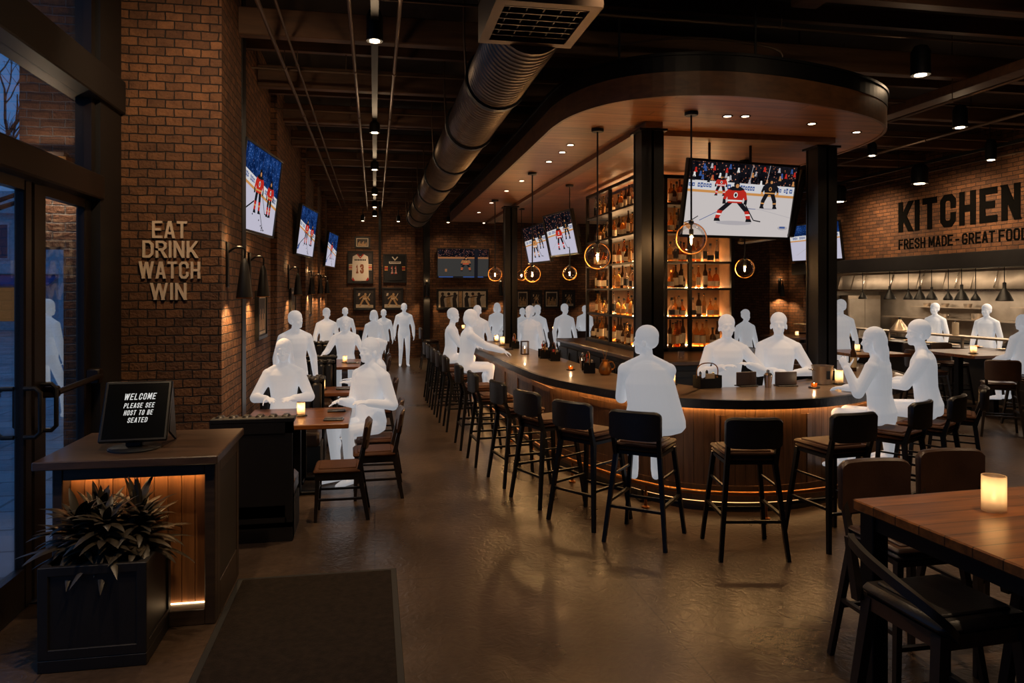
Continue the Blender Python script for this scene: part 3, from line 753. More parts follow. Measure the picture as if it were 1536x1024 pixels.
def put_bottle(x, y, z, label, group, low=False):
    k = rnd.randrange(len(PROTO)) if not low else rnd.choice([1, 3, 6, 8, 3, 8, 9, 4, 0, 13])
    kind, gi, pr = PROTO[k]
    if k in USED:
        o = pr.copy(); COL.objects.link(o)
    else: o = pr; USED.add(k)
    o.location = (x, y, z); o.rotation_euler.z = rnd.uniform(-.5, .5)
    s = rnd.uniform(.95, 1.12)*(1.12 if low else 1.0); o.scale = (s, s, s)
    tag(o, label % ('%s %s' % (GN[gi], kind)), 'bottle', group)
for li, z in enumerate(SZ):
    zz = 1.25+z+.001
    for bay, (y0, y1) in enumerate(((SY0+.14, SY0+1.2), (SY0+1.32, SY1-.06))):
        n = 8 if li == 0 else rnd.randint(5, 7)
        for k in range(n):
            put_bottle(SX0+.1+rnd.uniform(-.015, .03), y0+(y1-y0)*(k+.5)/n+rnd.uniform(-.02, .02), zz,
                       '%s bottle, '+'%s in the %s bay of the aisle side, %s shelf' % (ORD[k], ('near', 'far')[bay], LEV[li]), 'bottles on the aisle face of the shelf tower', li == 0)
    for bay, (x0, x1) in enumerate(((SX0+.5, (SX0+SX1)/2+.02), ((SX0+SX1)/2+.1, SX1-.14), (SX0+.14, SX0+.38))):
        if bay == 2: continue
        n = 6 if li == 0 else rnd.randint(4, 5)
        if li >= 4 and bay == 1: continue
        for k in range(n):
            put_bottle(x0+(x1-x0)*(k+.5)/n+rnd.uniform(-.012, .012), SY0+.09+rnd.uniform(-.015, .03), zz,
                       '%s bottle, '+'%s in the %s bay of the front, %s shelf' % (ORD[k], ('post-side', 'kitchen-side')[bay], LEV[li]), 'bottles on the front face of the shelf tower', li == 0)
    n = 2
    for k in range(n):
        put_bottle(SX0+.19+.13*k, SY0+.08, zz, '%s bottle, '+'%s in the corner bay of the front, %s shelf' % (ORD[k], LEV[li]), 'bottles on the front face of the shelf tower', li == 0)
for k, pr in enumerate(PROTO):
    if k not in USED: bpy.data.objects.remove(pr[2])

# ---- canopy
CP = [(1.80, 17.8), (1.81, 12), (1.80, 8.2), (1.80, 7.3), (1.88, 6.74), (2.1, 6.28), (2.46, 6.0), (2.96, 5.88), (3.5, 5.92), (4.12, 6.08), (4.62, 6.29), (4.98, 6.52), (5.24, 6.78), (5.42, 7.1), (5.56, 7.55), (5.64, 8.3), (5.65, 9.5), (5.65, 17.8)]
cp = catmull(CP, 5)
can = thing('bar_canopy', 'wood-clad rounded canopy hanging over the bar with downlights underneath', 'canopy', (0, 0, 3.8))
MB().prism([p for p in offset(cp, .03)], 0.0, .03).build('soffit', M['wood_canopy'], can)
strip(MB(), cp, offset(cp, .03), -.012, .20).build('fascia', M['wood_fascia'], can)
strip(MB(), offset(cp, -.006), offset(cp, .05), .20, .345).build('upper_band', M['black_steel'], can)
strip(MB(), offset(cp, -.02), offset(cp, .05), .335, .36).build('top_flange', M['black_steel'], can)
MB().prism(offset(cp, .06), .26, .30).build('canopy_lid', M['black_paint'], can)
MB().box(2.66, 2.84, 6.95, 17.5, -.06, 0).box(2.84, 5.0, 7.3, 7.46, -.06, 0).build('soffit_beam', M['wood_fascia'], can)
b = MB()
for x, y in ((2.4, 7.0), (2.3, 10), (2.3, 14), (5.0, 8), (5.0, 11), (5, 15), (3.6, 6.5)): b.tube([(x, y, .3), (x, y, 1.45)], .012, 6)
b.build('hanger_rod', M['black_paint'], can)
DL = [(2.23, 8.23), (2.25, 8.68), (2.24, 9.34), (2.22, 11.04), (2.19, 12.19), (2.2, 13.89), (3.53, 6.57), (3.36, 6.6), (4.35, 6.74), (5.05, 7.01), (2.2, 15.6)]
for i, (x, y) in enumerate(DL):
    r_ = MB().lathe([(.052, -.006), (.052, .0), (.036, .0), (.036, -.006)], 16, cap=False).build('downlight_ring', M['black_paint'], can, True, loc=(x, y, 0))
    MB().lathe([(.035, -.005), (.035, -.002)], 14).build('downlight_lens', M['lens'], r_)
    if i != 7: lamp('SPOT', SPOT_CANOPY, (x, y, -.03), can, spot=100, blend=.8, size=.04, col=(1, .6, .28), name='downlight_bulb')
# ---- posts
for x, y, lb in ((2.75, 7.11, 'thick black steel post standing beside the seated man at the bar nose'), (5.0, 7.56, 'black steel post rising behind the metal ice bucket towards the kitchen'), (2.58, 13.96, 'slim-looking far black steel post at the back of the bar near the lantern')):
    o = thing('steel_post', lb, 'post', (x, y, 0))
    h = .118
    MB().box(-h, h, -h, -h+.022, 0, 3.735).box(-h, h, h-.022, h, 0, 3.735).box(-.012, .012, -h, h, 0, 3.735).box(-h+.006, -h+.02, -h+.03, h-.03, 0, 3.735).box(h-.02, h-.006, -h+.03, h-.03, 0, 3.735).build('column_shaft', M['black_steel'], o)
    MB().box(-h-.03, h+.03, -h-.03, h+.03, 3.715, 3.738).build('cap_plate', M['black_steel'], o)
    MB().box(-h-.03, h+.03, -h-.03, h+.03, 0, .02).build('base_plate', M['black_steel'], o)
# ---- globe pendants
def pendant(x, y, z, r, label):
    o = thing('globe_pendant', label, 'pendant lamp', (x, y, z), 0, 'clear globe pendants over the bar')
    top = 3.8-z-.004
    MB().lathe([(.06, top-.03), (.065, top-.02), (.065, top)], 14).build('ceiling_rose', M['black_paint'], o, True)
    MB().tube([(0, 0, r*.55), (0, 0, top-.02)], .009, 8).lathe([(.012, r*.9), (.026, r*1.0), (.026, r*1.12), (.012, r*1.22)], 10).lathe([(.02, r*.28), (.022, r*.32), (.022, r*.6), (.012, r*.66)], 10).build('rod_and_socket', M['black_paint'], o, True)
    MB().ball((0, 0, 0), r, 24).build('glass_globe', M['globe'], o, True)
    ring = [(r*1.01*math.cos(2*math.pi*k/40), 0, r*1.01*math.sin(2*math.pi*k/40)) for k in range(40)]
    MB().tube(ring, .006, 6, closed=True).build('brass_hoop', M['brass'], o, True)
    bl = MB().lathe([(.004, -r*.42), (.014, -r*.36), (.02, -r*.15), (.014, r*.2), (.01, r*.3)], 10).build('bulb_glass', M['globe'], o, True)
    MB().lathe([(.003, -r*.33), (.008, -r*.3), (.008, r*.12), (.003, r*.16)], 6).build('filament', M['filament'], bl)
    lamp('POINT', PEND_W, (0, 0, -r*.1), o, col=(1, .55, .22), size=.02, name='pendant_bulb')
    o.rotation_euler.z = R(-10)
pendant(2.95, 6.52, 2.60, .145, 'large clear globe pendant hanging in front of the big hockey TV')
pendant(2.29, 7.37, 2.47, .135, 'clear globe pendant hanging before the bottle shelves beside the thick post')
pendant(2.22, 10.27, 2.35, .115, 'clear globe pendant second along the aisle side of the bar, under the twin TVs')
pendant(2.19, 13.4, 2.42, .125, 'far clear globe pendant in front of the wide back wall TV')
pendant(3.05, 11.3, 2.39, .11, 'small clear globe pendant beside the aisle face of the bottle shelves')
pendant(2.95, 14.7, 2.43, .1, 'smallest clear globe pendant just behind the second post')
pendant(4.71, 8.78, 2.40, .125, 'clear globe pendant below the big TV beside the shelf tower end')

# ================================================================ BAR STOOLS
def make_stool(name, label, cat, group, leather, metal, seat_z=.83, back_top=1.12):
    t = thing(name, label, cat, (0, 0, 0), 0, group)
    z = seat_z
    MB().box(-.215, .215, -.20, .225, z-.03, z-.0, .02).box(-.21, .21, -.195, .22, z-.07, z-.025, .022).box(-.17, .17, -.16, .18, z-.004, z+.012, .012).build('seat', leather[0], t, True)
    MB().box(-.20, .20, -.185, .21, z-.095, z-.068).build('seat_frame', metal, t)
    # curved backrest
    rings = []
    for k in range(17):
        a = -math.cos(math.pi*k/16); x = a*.225; yb = -.245-.045*(1-a*a); th = .022 if abs(a) < .99 else .012; zc = (z+.05, back_top)
        ins = .0 if abs(a) < .72 else .045*(1-math.sqrt(max(0, 1-((abs(a)-.72)/.28)**2)))
        rings.append([(x, yb-th, zc[0]+ins), (x, yb+th, zc[0]+ins), (x, yb+th, zc[1]-.012-ins), (x, yb+th*.4, zc[1]-ins), (x, yb-th*.4-.005, zc[1]-ins), (x, yb-th-.008, zc[1]-.014-ins)])
    MB().ring_loft(rings).build('backrest', leather[1], t, True)
    for sx in (-1, 1):
        MB().bar((sx*.265, .27, 0), (sx*.19, .19, z-.07), .03, .03, .036, .036).build('leg', metal, t)
        b = MB().bar((sx*.265, -.275, 0), (sx*.19, -.185, z-.09), .03, .03, .038, .04)
        b.bar((sx*.19, -.185, z-.1), (sx*.20, -.262, z+.16), .038, .04, .03, .024); b.build('leg', metal, t)
    f = lambda s, zz: s*(.265-.075*zz/(z-.07))
    z1 = .30; MB().bar((f(-1, z1), f(-1, z1), z1), (f(1, z1), f(-1, z1), z1), .022, .026, side=(0, 0, 1)).build('stretcher', metal, t)
    z2 = .27; MB().bar((f(-1, z2), f(1, z2), z2), (f(1, z2), f(1, z2), z2), .022, .026, side=(0, 0, 1)).build('stretcher', metal, t)
    for s in (-1, 1):
        z3 = .34; MB().bar((f(s, z3), f(-1, z3), z3), (f(s, z3), f(1, z3), z3), .022, .026, side=(0, 0, 1)).build('stretcher', metal, t)
    for s in (-1, 1):
        z3 = .56; MB().bar((f(s, z3), f(-1, z3), z3), (f(s, z3), f(1, z3), z3), .016, .016, side=(0, 0, 1)).build('stretcher', metal, t)
    return t
G_ST = 'bar stools round the curved bar'
st0 = make_stool('bar_stool', 'black leather bar stool holding the seated man with his back to the room', 'bar stool', G_ST, (M['leather_seat'], M['leather']), M['black_steel'])
def face(dx, dy): return math.atan2(-dx, dy)
st0.location = (2.27, 5.95, 0); st0.rotation_euler.z = face(.64, .77)
STOOLS = [
 ((2.95, 5.52), (.18, 1), 'empty black bar stool standing alone at the very front of the bar nose'),
 ((3.80, 5.60), (-.12, 1), 'empty black bar stool between the front-most stool and the woman with raised hand'),
 ((4.70, 6.02), (-.5, .87), 'black bar stool carrying the woman with the raised hand'),
 ((5.30, 6.28), (-.55, .83), 'black bar stool carrying the man reaching over the bar'),
 ((5.98, 6.72), (-.75, .66), 'empty black bar stool beyond the reaching man at the kitchen end'),
 ((1.95, 6.52), (.82, .57), 'empty black bar stool just behind the seated man on the aisle curve'),
 ((1.72, 7.22), (.93, .36), 'second empty black bar stool behind the seated man along the aisle'),
 ((1.58, 8.0), (1, .18), 'third empty black bar stool behind the seated man along the aisle'),
 ((1.44, 8.95), (1, .06), 'fourth empty black bar stool behind the seated man along the aisle'),
 ((1.38, 9.9), (1, .03), 'fifth empty black bar stool behind the seated man along the aisle'),
 ((1.33, 11.2), (1, 0), 'black bar stool under the bob-haired guest leaning on the bar'),
 ((1.29, 12.0), (1, 0), 'empty black bar stool between the two guests at the far bar end'),
 ((1.27, 12.8), (1, 0), 'black bar stool under the short-haired guest at the far bar end'),
 ((1.25, 13.6), (1, 0), 'empty black bar stool just past the short-haired guest at the far bar end'),
 ((1.24, 14.4), (1, 0), 'last black bar stool of the aisle row, at the very end of the bar'),
]
for (x, y), (dx, dy), lb in STOOLS: dup(st0, (x, y, 0), face(dx, dy), lb)
# ================================================================ TELEVISIONS
EM = {
 'ice': emis('screen_ice', srgb(214, 206, 204), SCR), 'ice2': emis('screen_ice_cool', srgb(206, 202, 220), SCR),
 'mark': emis('screen_ice_marks', srgb(186, 180, 184), SCR), 'board': emis('screen_boards', srgb(222, 220, 222), SCR),
 'orange': emis('screen_kickplate', srgb(214, 150, 84), SCR), 'red': emis('screen_red', srgb(196, 44, 34), SCR),
 'black': emis('screen_black_kit', srgb(26, 25, 30), SCR), 'blue': emis('screen_blue', srgb(60, 88, 150), SCR),
 'white': emis('screen_white', srgb(238, 234, 230), SCR), 'skin': emis('screen_tan', srgb(206, 140, 84), SCR),
 'crowd': crowd_mat('screen_crowd_dark', srgb(26, 26, 34), (srgb(235, 235, 250), srgb(190, 110, 70)), SCR),
 'crowdb': crowd_mat('screen_crowd_blue', srgb(26, 62, 128), (srgb(210, 225, 255), srgb(74, 120, 200)), SCR),
 'dim': emis('screen_dim_rink', srgb(60, 58, 56), SCR), 'dimor': emis('screen_dim_player', srgb(150, 96, 60), SCR),
}
EK = list(EM); EI = {k: i for i, k in enumerate(EK)}
class Pic:
    def __init__(s, w, h): s.b = MB(); s.w = w; s.h = h; s.l = 0
    def P(s, pts, m, lay):
        y = -.0006*lay
        s.b.add([((u-.5)*s.w, y, (v-.5)*s.h) for u, v in pts], [tuple(range(len(pts)))], EI[m])
    def R(s, u0, v0, u1, v1, m, lay): s.P([(u0, v0), (u1, v0), (u1, v1), (u0, v1)], m, lay)
    def Ln(s, pts, t, m, lay):
        asp = s.w/s.h
        for (u0, v0), (u1, v1) in zip(pts, pts[1:]):
            du, dv = (u1-u0)*asp, v1-v0; l = math.hypot(du, dv) or 1; nu, nv = -dv/l*t/asp, du/l*t
            s.P([(u0-nu, v0-nv), (u1-nu, v1-nv), (u1+nu, v1+nv), (u0+nu, v0+nv)], m, lay)
    def E(s, u, v, a, b, m, lay, n=14): s.P([(u+a*math.cos(2*math.pi*k/n), v+b*math.sin(2*math.pi*k/n)) for k in range(n)], m, lay)
    def player(s, u, v, k, kit, trim, flip=1, wide=1.0, stick=True, lay=5):
        asp = s.h/s.w
        X = lambda a: u+a*k*asp*flip; Y = lambda c: v+c*k
        T = lambda pts: [(X(a), Y(c)) for a, c in pts]
        for sg in (-1, 1):
            sp = .30*wide*sg
            s.P(T([(sg*.02, .50), (sg*.20, .50), (sp+sg*.10, .27), (sp-sg*.06, .25)][::sg]), 'black', lay)
            s.P(T([(sp-sg*.06, .26), (sp+sg*.10, .28), (sp*1.25+sg*.06, .07), (sp*1.25-sg*.06, .06)][::sg]), kit, lay)
            s.P(T([(sp*1.1-sg*.06, .19), (sp*1.1+sg*.08, .20), (sp*1.15+sg*.08, .16), (sp*1.15-sg*.06, .15)][::sg]), trim, lay+1)
            s.P(T([(sp*1.25-.08, .0), (sp*1.25+.11, .0), (sp*1.25+.07, .075), (sp*1.25-.07, .075)]), 'black', lay+1)
        s.P(T([(-.20, .46), (.20, .46), (.25, .62), (.24, .80), (.12, .86), (-.12, .86), (-.25, .80), (-.24, .62)]), kit, lay+2)
        s.P(T([(-.21, .50), (.21, .50), (.22, .54), (-.22, .54)]), trim, lay+3)
        s.P(T([(-.25, .80), (-.12, .87), (.12, .87), (.25, .80), (.12, .77), (-.12, .77)]), 'black', lay+3)
        s.E(X(0), Y(.66), .06*k*asp, .07*k, 'white' if kit == 'red' else 'orange', lay+4)
        s.E(X(0), Y(.66), .035*k*asp, .045*k, 'black', lay+5)
        for sg in (-1, 1):
            s.P(T([(sg*.22, .80), (sg*.30, .74), (sg*.36, .56), (sg*.28, .54), (sg*.2, .68)][::sg]), kit, lay+3)
            s.P(T([(sg*.36, .56), (sg*.28, .54), (sg*.26, .44), (sg*.36, .43)][::sg]), 'black' if kit != 'black' else 'orange', lay+4)
        s.E(X(0), Y(.92), .085*k*asp, .085*k, 'black', lay+4); s.E(X(.02), Y(.885), .05*k*asp, .05*k, 'skin', lay+5)
        if stick:
            s.Ln([(X(.30), Y(.46)), (X(.62), Y(.05)), (X(.84), Y(.02))], .010*k*1.4, 'black', lay+6)
def rink(w, h, var):
    p = Pic(w, h)
    blue = var in ('left1', 'left2', 'left3', 'right', 'twin1', 'twin2')
    ice = 'ice2' if blue else 'ice'
    tl, trr = (.75, .72) if var == 'main' else ((.72, .50) if var.startswith('left') else (.62, .70) if var.startswith('twin') else (.70, .72))
    bt = .125
    p.R(0, 0, 1, 1, ice, 1)
    p.P([(0, tl), (1, trr), (1, 1), (0, 1)], 'crowdb' if var.startswith('left') or var == 'right' else 'crowd', 2)
    p.P([(0, tl-bt), (1, trr-bt), (1, trr), (0, tl)], 'board', 3)
    p.P([(0, tl-bt-.035), (1, trr-bt-.035), (1, trr-bt), (0, tl-bt)], 'orange', 3)
    V = lambda u: tl+(trr-tl)*u
    r3 = random.Random(len(var)*7+3)
    for u0, u1 in ((.01, .07), (.09, .22), (.36, .40), (.46, .62), (.83, .88), (.90, .945), (.955, .99)) if var == 'main' else ((.06, .16), (.2, .32), (.62, .7), (.86, .97)):
        n = max(1, int((u1-u0)/.022))
        for k in range(n):
            a = u0+(u1-u0)*k/n; e = a+(u1-u0)/n*.78; vv = V(a)-bt*.5; hh = bt*r3.uniform(.18, .3)
            p.R(a, vv-hh, e, vv+hh, 'blue', 4); p.R(a+(e-a)*.3, vv-hh*.4, e-(e-a)*.25, vv+hh*.35, 'board', 5)
    if var == 'main':
        for u in (.58, .74): p.Ln([(u-.02, V(u)), (u, 1)], .004, 'mark', 4)
        for k in range(46):
            u = r3.uniform(.01, .99); vv = V(u)+r3.uniform(.02, .24); m_ = ('black', 'blue', 'red', 'skin', 'black', 'white', 'mark')[k % 7]
            if vv < .97: p.E(u, vv, .009, .018, m_, 4, 8); p.P([(u-.014, vv-.05), (u+.014, vv-.05), (u+.008, vv-.012), (u-.008, vv-.012)], m_, 4)
        p.Ln([(.14, .2), (.33, .36), (.37, .38)], .004, 'blue', 4); p.Ln([(.55, .40), (.7, .38), (1, .28)], .003, 'mark', 4)
        p.Ln([(.55, .39), (.65, .385)], .004, 'blue', 4)
        p.E(.46, .18, .17, .03, 'mark', 3); p.E(.77, .395, .07, .012, 'mark', 3)
        p.player(.445, .2, .56, 'red', 'white', 1, 1.25)
        p.player(.30, .55, .28, 'red', 'white', -1, .6, False)
        p.player(.765, .40, .42, 'black', 'orange', 1, .7, False)
        p.Ln([(.0, .16), (.07, .2), (.125, .26)], .006, 'black', 6); p.P([(0, .17), (.03, .1), (.06, .07), (.07, .12), (.04, .16)], 'skin', 6)
        p.E(.935, .13, .05, .03, 'mark', 3); p.R(.905, .125, .96, .15, 'blue', 4)
    elif var.startswith('left'):
        for k in range(7):
            u = .1+.13*k; p.Ln([(u, V(u)), (u-.01, 1)], .004, 'crowd' if k % 2 else 'blue', 4)
        p.player(.45, .22, .55, 'red', 'orange', 1, .45, True)
        if var != 'left3': p.player(.78, .22, .48, 'red', 'orange', -1, .3, False)
        p.Ln([(.02, .14), (.16, .24), (.36, .36)], .010, 'black', 6); p.P([(0, .08), (.1, .2), (.17, .24), (.1, .1)], 'blue', 6)
        for k in range(8): p.E(r3.uniform(.3, .95), r3.uniform(.03, .25), .012, .012, 'black', 4, 8)
        p.Ln([(.55, .24), (.68, .03)], .008, 'black', 6)
    elif var == 'dim':
        p.R(0, 0, 1, .72, 'dim', 6); p.R(0, .66, 1, .72, 'dimor', 7)
        p.R(0, 0, 1, .04, 'black', 8); p.R(.02, .0, .3, .03, 'blue', 9); p.R(.5, .0, .9, .03, 'blue', 9)
        p.player(.55, .22, .5, 'dimor', 'red', 1, .8, False, 10); p.R(.14, .2, .18, .3, 'dimor', 9)
        p.R(.72, .0, .79, 1, 'black', 20)
    else:
        p.player(.45, .12, .62, 'red' if var != 'twin2' else 'skin', 'white', 1, .7)
        p.player(.75, .35, .5, 'black', 'orange', -1, .6, False)
        p.Ln([(.1, .15), (.4, .4)], .005, 'mark', 4)
    return p
def tv(cx, cy, cz, w, h, var, label, normal, tilt=0.0, grp=None, thick=.055, mount='back', mdist=.25):
    """normal: horizontal direction the screen faces"""
    o = thing('hanging_tv', label, 'television', (cx, cy, cz), 0, grp)
    # local: facing -y, x to the viewer's right
    a = math.atan2(normal[0], -normal[1])
    o.rotation_mode = 'XYZ'
    o.rotation_euler = (R(tilt), 0, a)
    bz = .028
    MB().box(-w/2-bz, w/2+bz, .004, thick, -h/2-bz, h/2+bz, .008).box(-w/2-bz, w/2+bz, -.012, .006, h/2, h/2+bz, .003).box(-w/2-bz, w/2+bz, -.012, .006, -h/2-bz, -h/2, .003).box(-w/2-bz, -w/2, -.012, .006, -h/2, h/2).box(w/2, w/2+bz, -.012, .006, -h/2, h/2).build('housing', M['screen_black'], o)
    MB().box(-w*.28, w*.28, thick-.002, thick+.05, -h*.3, h*.28, .01).box(-.12, .12, thick+.045, thick+mdist, -.1, .1, .01).build('mount_bracket', M['black_steel'], o)
    pic = rink(w, h, var); s = pic.b.build('screen', [EM[k] for k in EK], o)
    s.location.y = .0035
    return o
tv(4.03, 7.60, 3.12, 1.42, .80, 'main', 'largest hockey TV hanging under the canopy nose behind the front pendant', (.156, -.988), 12)
# hanging poles of the big TV
o = tag(MB().tube([(3.75, 7.80, 3.05), (3.75, 7.80, 3.795)], .016, 8).tube([(4.30, 7.88, 3.05), (4.30, 7.88, 3.795)], .016, 8).box(3.6, 4.45, 7.77, 7.90, 3.0, 3.08, .01).build('hanging_tv_bracket', M['black_paint']), 'black twin-pole ceiling bracket carrying the largest hockey TV', 'bracket')
tv(4.88, 8.42, 3.12, 1.3, .74, 'right', 'hockey TV facing the kitchen, its dark edge showing beside the largest TV', (1, -.05), 12)
tv(2.96, 11.55, 3.03, 1.15, .66, 'twin1', 'nearer of the twin hockey TVs hanging under the canopy above the aisle side', (-.99, -.13), 12, 'twin canopy TVs')
tv(2.94, 13.3, 2.98, 1.15, .66, 'twin2', 'farther of the twin hockey TVs hanging under the canopy above the aisle side', (-.99, -.13), 12, 'twin canopy TVs')
G_L = 'hockey TVs along the booth wall'
tv(-1.305, 8.93, 3.26, 1.44, .93, 'left1', 'biggest-looking hockey TV on the booth wall, closest to the brick pier', (.9917, -.129), 7, G_L, mdist=.17)
tv(-1.27, 14.6, 3.24, 1.5, .88, 'left2', 'middle hockey TV on the brick wall above the booths', (.993, -.115), 7, G_L, mdist=.2)
tv(-1.17, 21.0, 3.25, 1.5, .9, 'left3', 'last hockey TV on the booth wall, beside the framed white jersey', (.993, -.115), 7, G_L, mdist=.2)
tv(2.78, 23.3, 3.0, 1.62, .9, 'dim', 'wide dim-screened TV on the back brick wall above the long framed pictures', (0, -1), 4, mdist=.18)
tv(11.18, 17.2, 3.38, 1.75, .92, 'right', 'hockey TV on the kitchen wall before the black sign', (-.985, -.17), 8, mdist=.3)

# ================================================================ LETTERING
o = thing('raised_lettering_sign', 'pale metal raised words eat drink watch win on the brick pier', 'sign', (-1.805, 6.998, 0))
for wd, z, x0, x1 in (('EAT', 2.575, -.135, .155), ('DRINK', 2.40, -.215, .245), ('WATCH', 2.215, -.245, .265), ('WIN', 2.025, -.15, .155)):
    write(wd, .085, .152, .0215, .022, .018, M['gold_letter'], o, x0, z, 0, total=x1-x0)
o = thing('kitchen_lettering_sign', 'huge black painted kitchen lettering on the brick wall over the open kitchen', 'sign', (11.499, 14.5, 0)); o.rotation_euler.z = R(-90)
write('KITCHEN', .38, .67, .135, .012, .085, M['letter_black'], o, 0, 3.41, 0, total=3.16)
write('FRESH', .16, .225, .037, .008, .03, M['letter_black'], o, 0, 3.03, 0, total=.80)
write('MADE', .16, .225, .037, .008, .03, M['letter_black'], o, .90, 3.03, 0, total=.66)
write('-', .16, .225, .037, .008, .03, M['letter_black'], o, 1.62, 3.03, 0)
write('GREAT', .16, .225, .037, .008, .03, M['letter_black'], o, 1.80, 3.03, 0, total=.78)
write('FOOD', .16, .225, .037, .008, .03, M['letter_black'], o, 2.67, 3.03, 0, total=.62)

# ================================================================ FRAMES ON THE BACK WALL
M['framewood'] = mat('black_picture_frame', srgb(20, 17, 15), .45)
M['print_dark'] = mat('print_dark', srgb(46, 38, 34), .6, var=.5, scale=9)
M['print_fig'] = mat('print_figure', srgb(188, 150, 104), .6, var=.3, scale=20)
M['print_ice'] = mat('print_pale', srgb(205, 186, 158), .6, var=.15, scale=6)
def framed(x, z, w, h, label, grp, kind, y=23.5, name='framed_picture', rz=0, loc=None):
    o = thing(name, label, 'picture', loc or (x, y, z), rz, grp)
    f = .045
    MB().box(-w/2, w/2, -.05, -.03, -h/2, -h/2+f, .004).box(-w/2, w/2, -.05, -.03, h/2-f, h/2, .004).box(-w/2, -w/2+f, -.05, -.03, -h/2+f, h/2-f, .004).box(w/2-f, w/2, -.05, -.03, -h/2+f, h/2-f, .004).box(-w/2, w/2, -.03, -.001, -h/2, h/2).build('frame', M['framewood'], o)
    iw, ih = w-2*f, h-2*f
    def q(b, pts, mi, lay): b.add([(u*iw/2, -.031-.0012*lay, v*ih/2) for u, v in pts], [tuple(range(len(pts)))], mi)
    b = MB()
    if kind == 'photo':
        q(b, [(-.94, -.94), (.94, -.94), (.94, .94), (-.94, .94)], 0, 0)
        q(b, [(-.82, -.8), (.82, -.8), (.82, .8), (-.82, .8)], 1, 1)
        for k in range(7):
            u = -.6+.2*k; q(b, [(u-.09, -.75), (u+.09, -.75), (u+.07, .0+.3*math.sin(k*2.1)), (u-.06, .05+.3*math.sin(k*2.1))], 2, 2)
        b.build('photo_print', [M['print_ice'], M['print_dark'], M['print_fig']], o)
    elif kind == 'player':
        q(b, [(-.9, -.9), (.9, -.9), (.9, .9), (-.9, .9)], 1, 0)
        q(b, [(-.9, -.9), (.9, -.9), (.9, -.62), (-.9, -.55)], 0, 1)
        q(b, [(-.6, -.72), (-.42, -.74), (-.1, -.15), (-.22, .0)], 2, 2); q(b, [(.62, -.72), (.44, -.74), (.06, -.15), (.22, .0)], 2, 2); q(b, [(-.24, -.1), (.24, -.1), (.3, .3), (-.16, .38)], 2, 3); q(b, [(-.2, .0), (.24, .0), (.25, .08), (-.19, .08)], 0, 4)
        q(b, [(.28, .3), (.16, .18), (.5, -.2), (.58, -.1)], 2, 3); q(b, [(-.16, .36), (-.2, .2), (-.5, -.05), (-.56, .06)], 2, 3)
        b.add([(.04*iw+.07*iw*math.cos(a*.63), -.0365, .235*ih+.07*ih*math.sin(a*.63)) for a in range(10)], [tuple(range(10))], 2)
        q(b, [(.3, .1), (.36, .12), (.62, .55), (.56, .6)], 0, 3); q(b, [(-.7, .3), (-.5, .35), (-.45, .6), (-.65, .6)], 0, 3)
        b.build('action_print', [M['print_ice'], M['print_dark'], M['print_fig']], o)
    elif kind == 'pair':
        for s in (-1, 1):
            u0, u1 = (-.97, -.17) if s < 0 else (.02, .97)
            q(b, [(u0, -.9), (u1, -.9), (u1, .9), (u0, .9)], 0, 0)
            for k in range(3):
                u = u0+.16+.25*k; q(b, [(u-.08, -.88), (u+.1, -.88), (u+.05, .0), (u+.12, .35+.1*k), (u-.02, .5), (u-.1, .1)], 1 if k != 1 else 2, 1)
                b.add([(u*iw/2+.045*ih*math.cos(a*.63)*2, -.0335, .3*ih+.09*ih*math.sin(a*.63)) for a in range(10)], [tuple(range(10))], 1)
            q(b, [(u0+.1, .1), (u0+.14, .2), (u1-.05, .55), (u1-.05, .42)], 1, 2)
        q(b, [(-.14, -.9), (-.01, -.9), (-.01, .9), (-.14, .9)], 2, 0)
        b.build('action_print', [M['print_ice'], M['print_dark'], M['print_fig']], o)
    elif kind in ('jersey_w', 'jersey_b'):
        W = kind == 'jersey_w'
        MB().box(-iw/2, iw/2, -.0325, -.03, -ih/2, ih/2).build('backing', M['print_dark'] if W else M['black_cloth'], o)
        c = [M['cream'] if W else M['black_cloth'], M['red_cloth'], M['gold_cloth'], M['letter_black'], M['cream']]
        def body(b, pts, mi, t0, t1): b.M = Matrix.Rotation(R(90), 4, 'X'); b.prism(pts, t0, t1, mi); b.M = None
        j = MB(); S = ih/2
        body(j, [(-.46*S, -.92*S), (-.56*S, -.82*S), (-.52*S, .5*S), (-.5*S, .72*S), (-.25*S, .86*S), (-.12*S, .74*S), (.12*S, .74*S), (.25*S, .86*S), (.5*S, .72*S), (.52*S, .5*S), (.56*S, -.82*S), (.46*S, -.92*S)], 0, .034, .046)
        if not W: body(j, [(-.44*S, .36*S), (.44*S, .36*S), (.44*S, .52*S), (-.44*S, .52*S)], 4, .046, .0475)
        j.build('jersey_body', c, o)
        for s in (-1, 1):
            sl = MB(); body(sl, [(s*.52*S, .22*S), (s*.78*S, .2*S), (s*.78*S, -.2*S), (s*.52*S, -.2*S)], 0, .034, .042)
            for k, mi in ((.12, 2), (0.0, 1), (-.12, 2)): body(sl, [(s*.525*S, k*S+.04*S), (s*.775*S, k*S+.04*S), (s*.775*S, k*S-.05*S), (s*.525*S, k*S-.05*S)], mi, .042, .0435)
            sl.build('jersey_sleeve', c, o)
        cl = MB(); body(cl, [(-.24*S, .86*S), (-.17*S, .9*S), (0, .68*S), (.17*S, .9*S), (.24*S, .86*S), (0, .58*S)], 1 if W else 4, .046, .049); cl.build('collar', c, o)
        mm = M['number_cloth'] if W else M['cream']
        for ds, t, mt, yy in ((0, .075*S*1.5, mm, -.047), (1, .05*S, M['red_cloth'], -.0495)):
            if W and ds: continue
            write('13' if W else '11', .2*S*1.25, .62*S, t, .002, .1*S, mt, o, -.3*S, -.42*S, yy, name='jersey_number', joined=True)
        tg = MB()
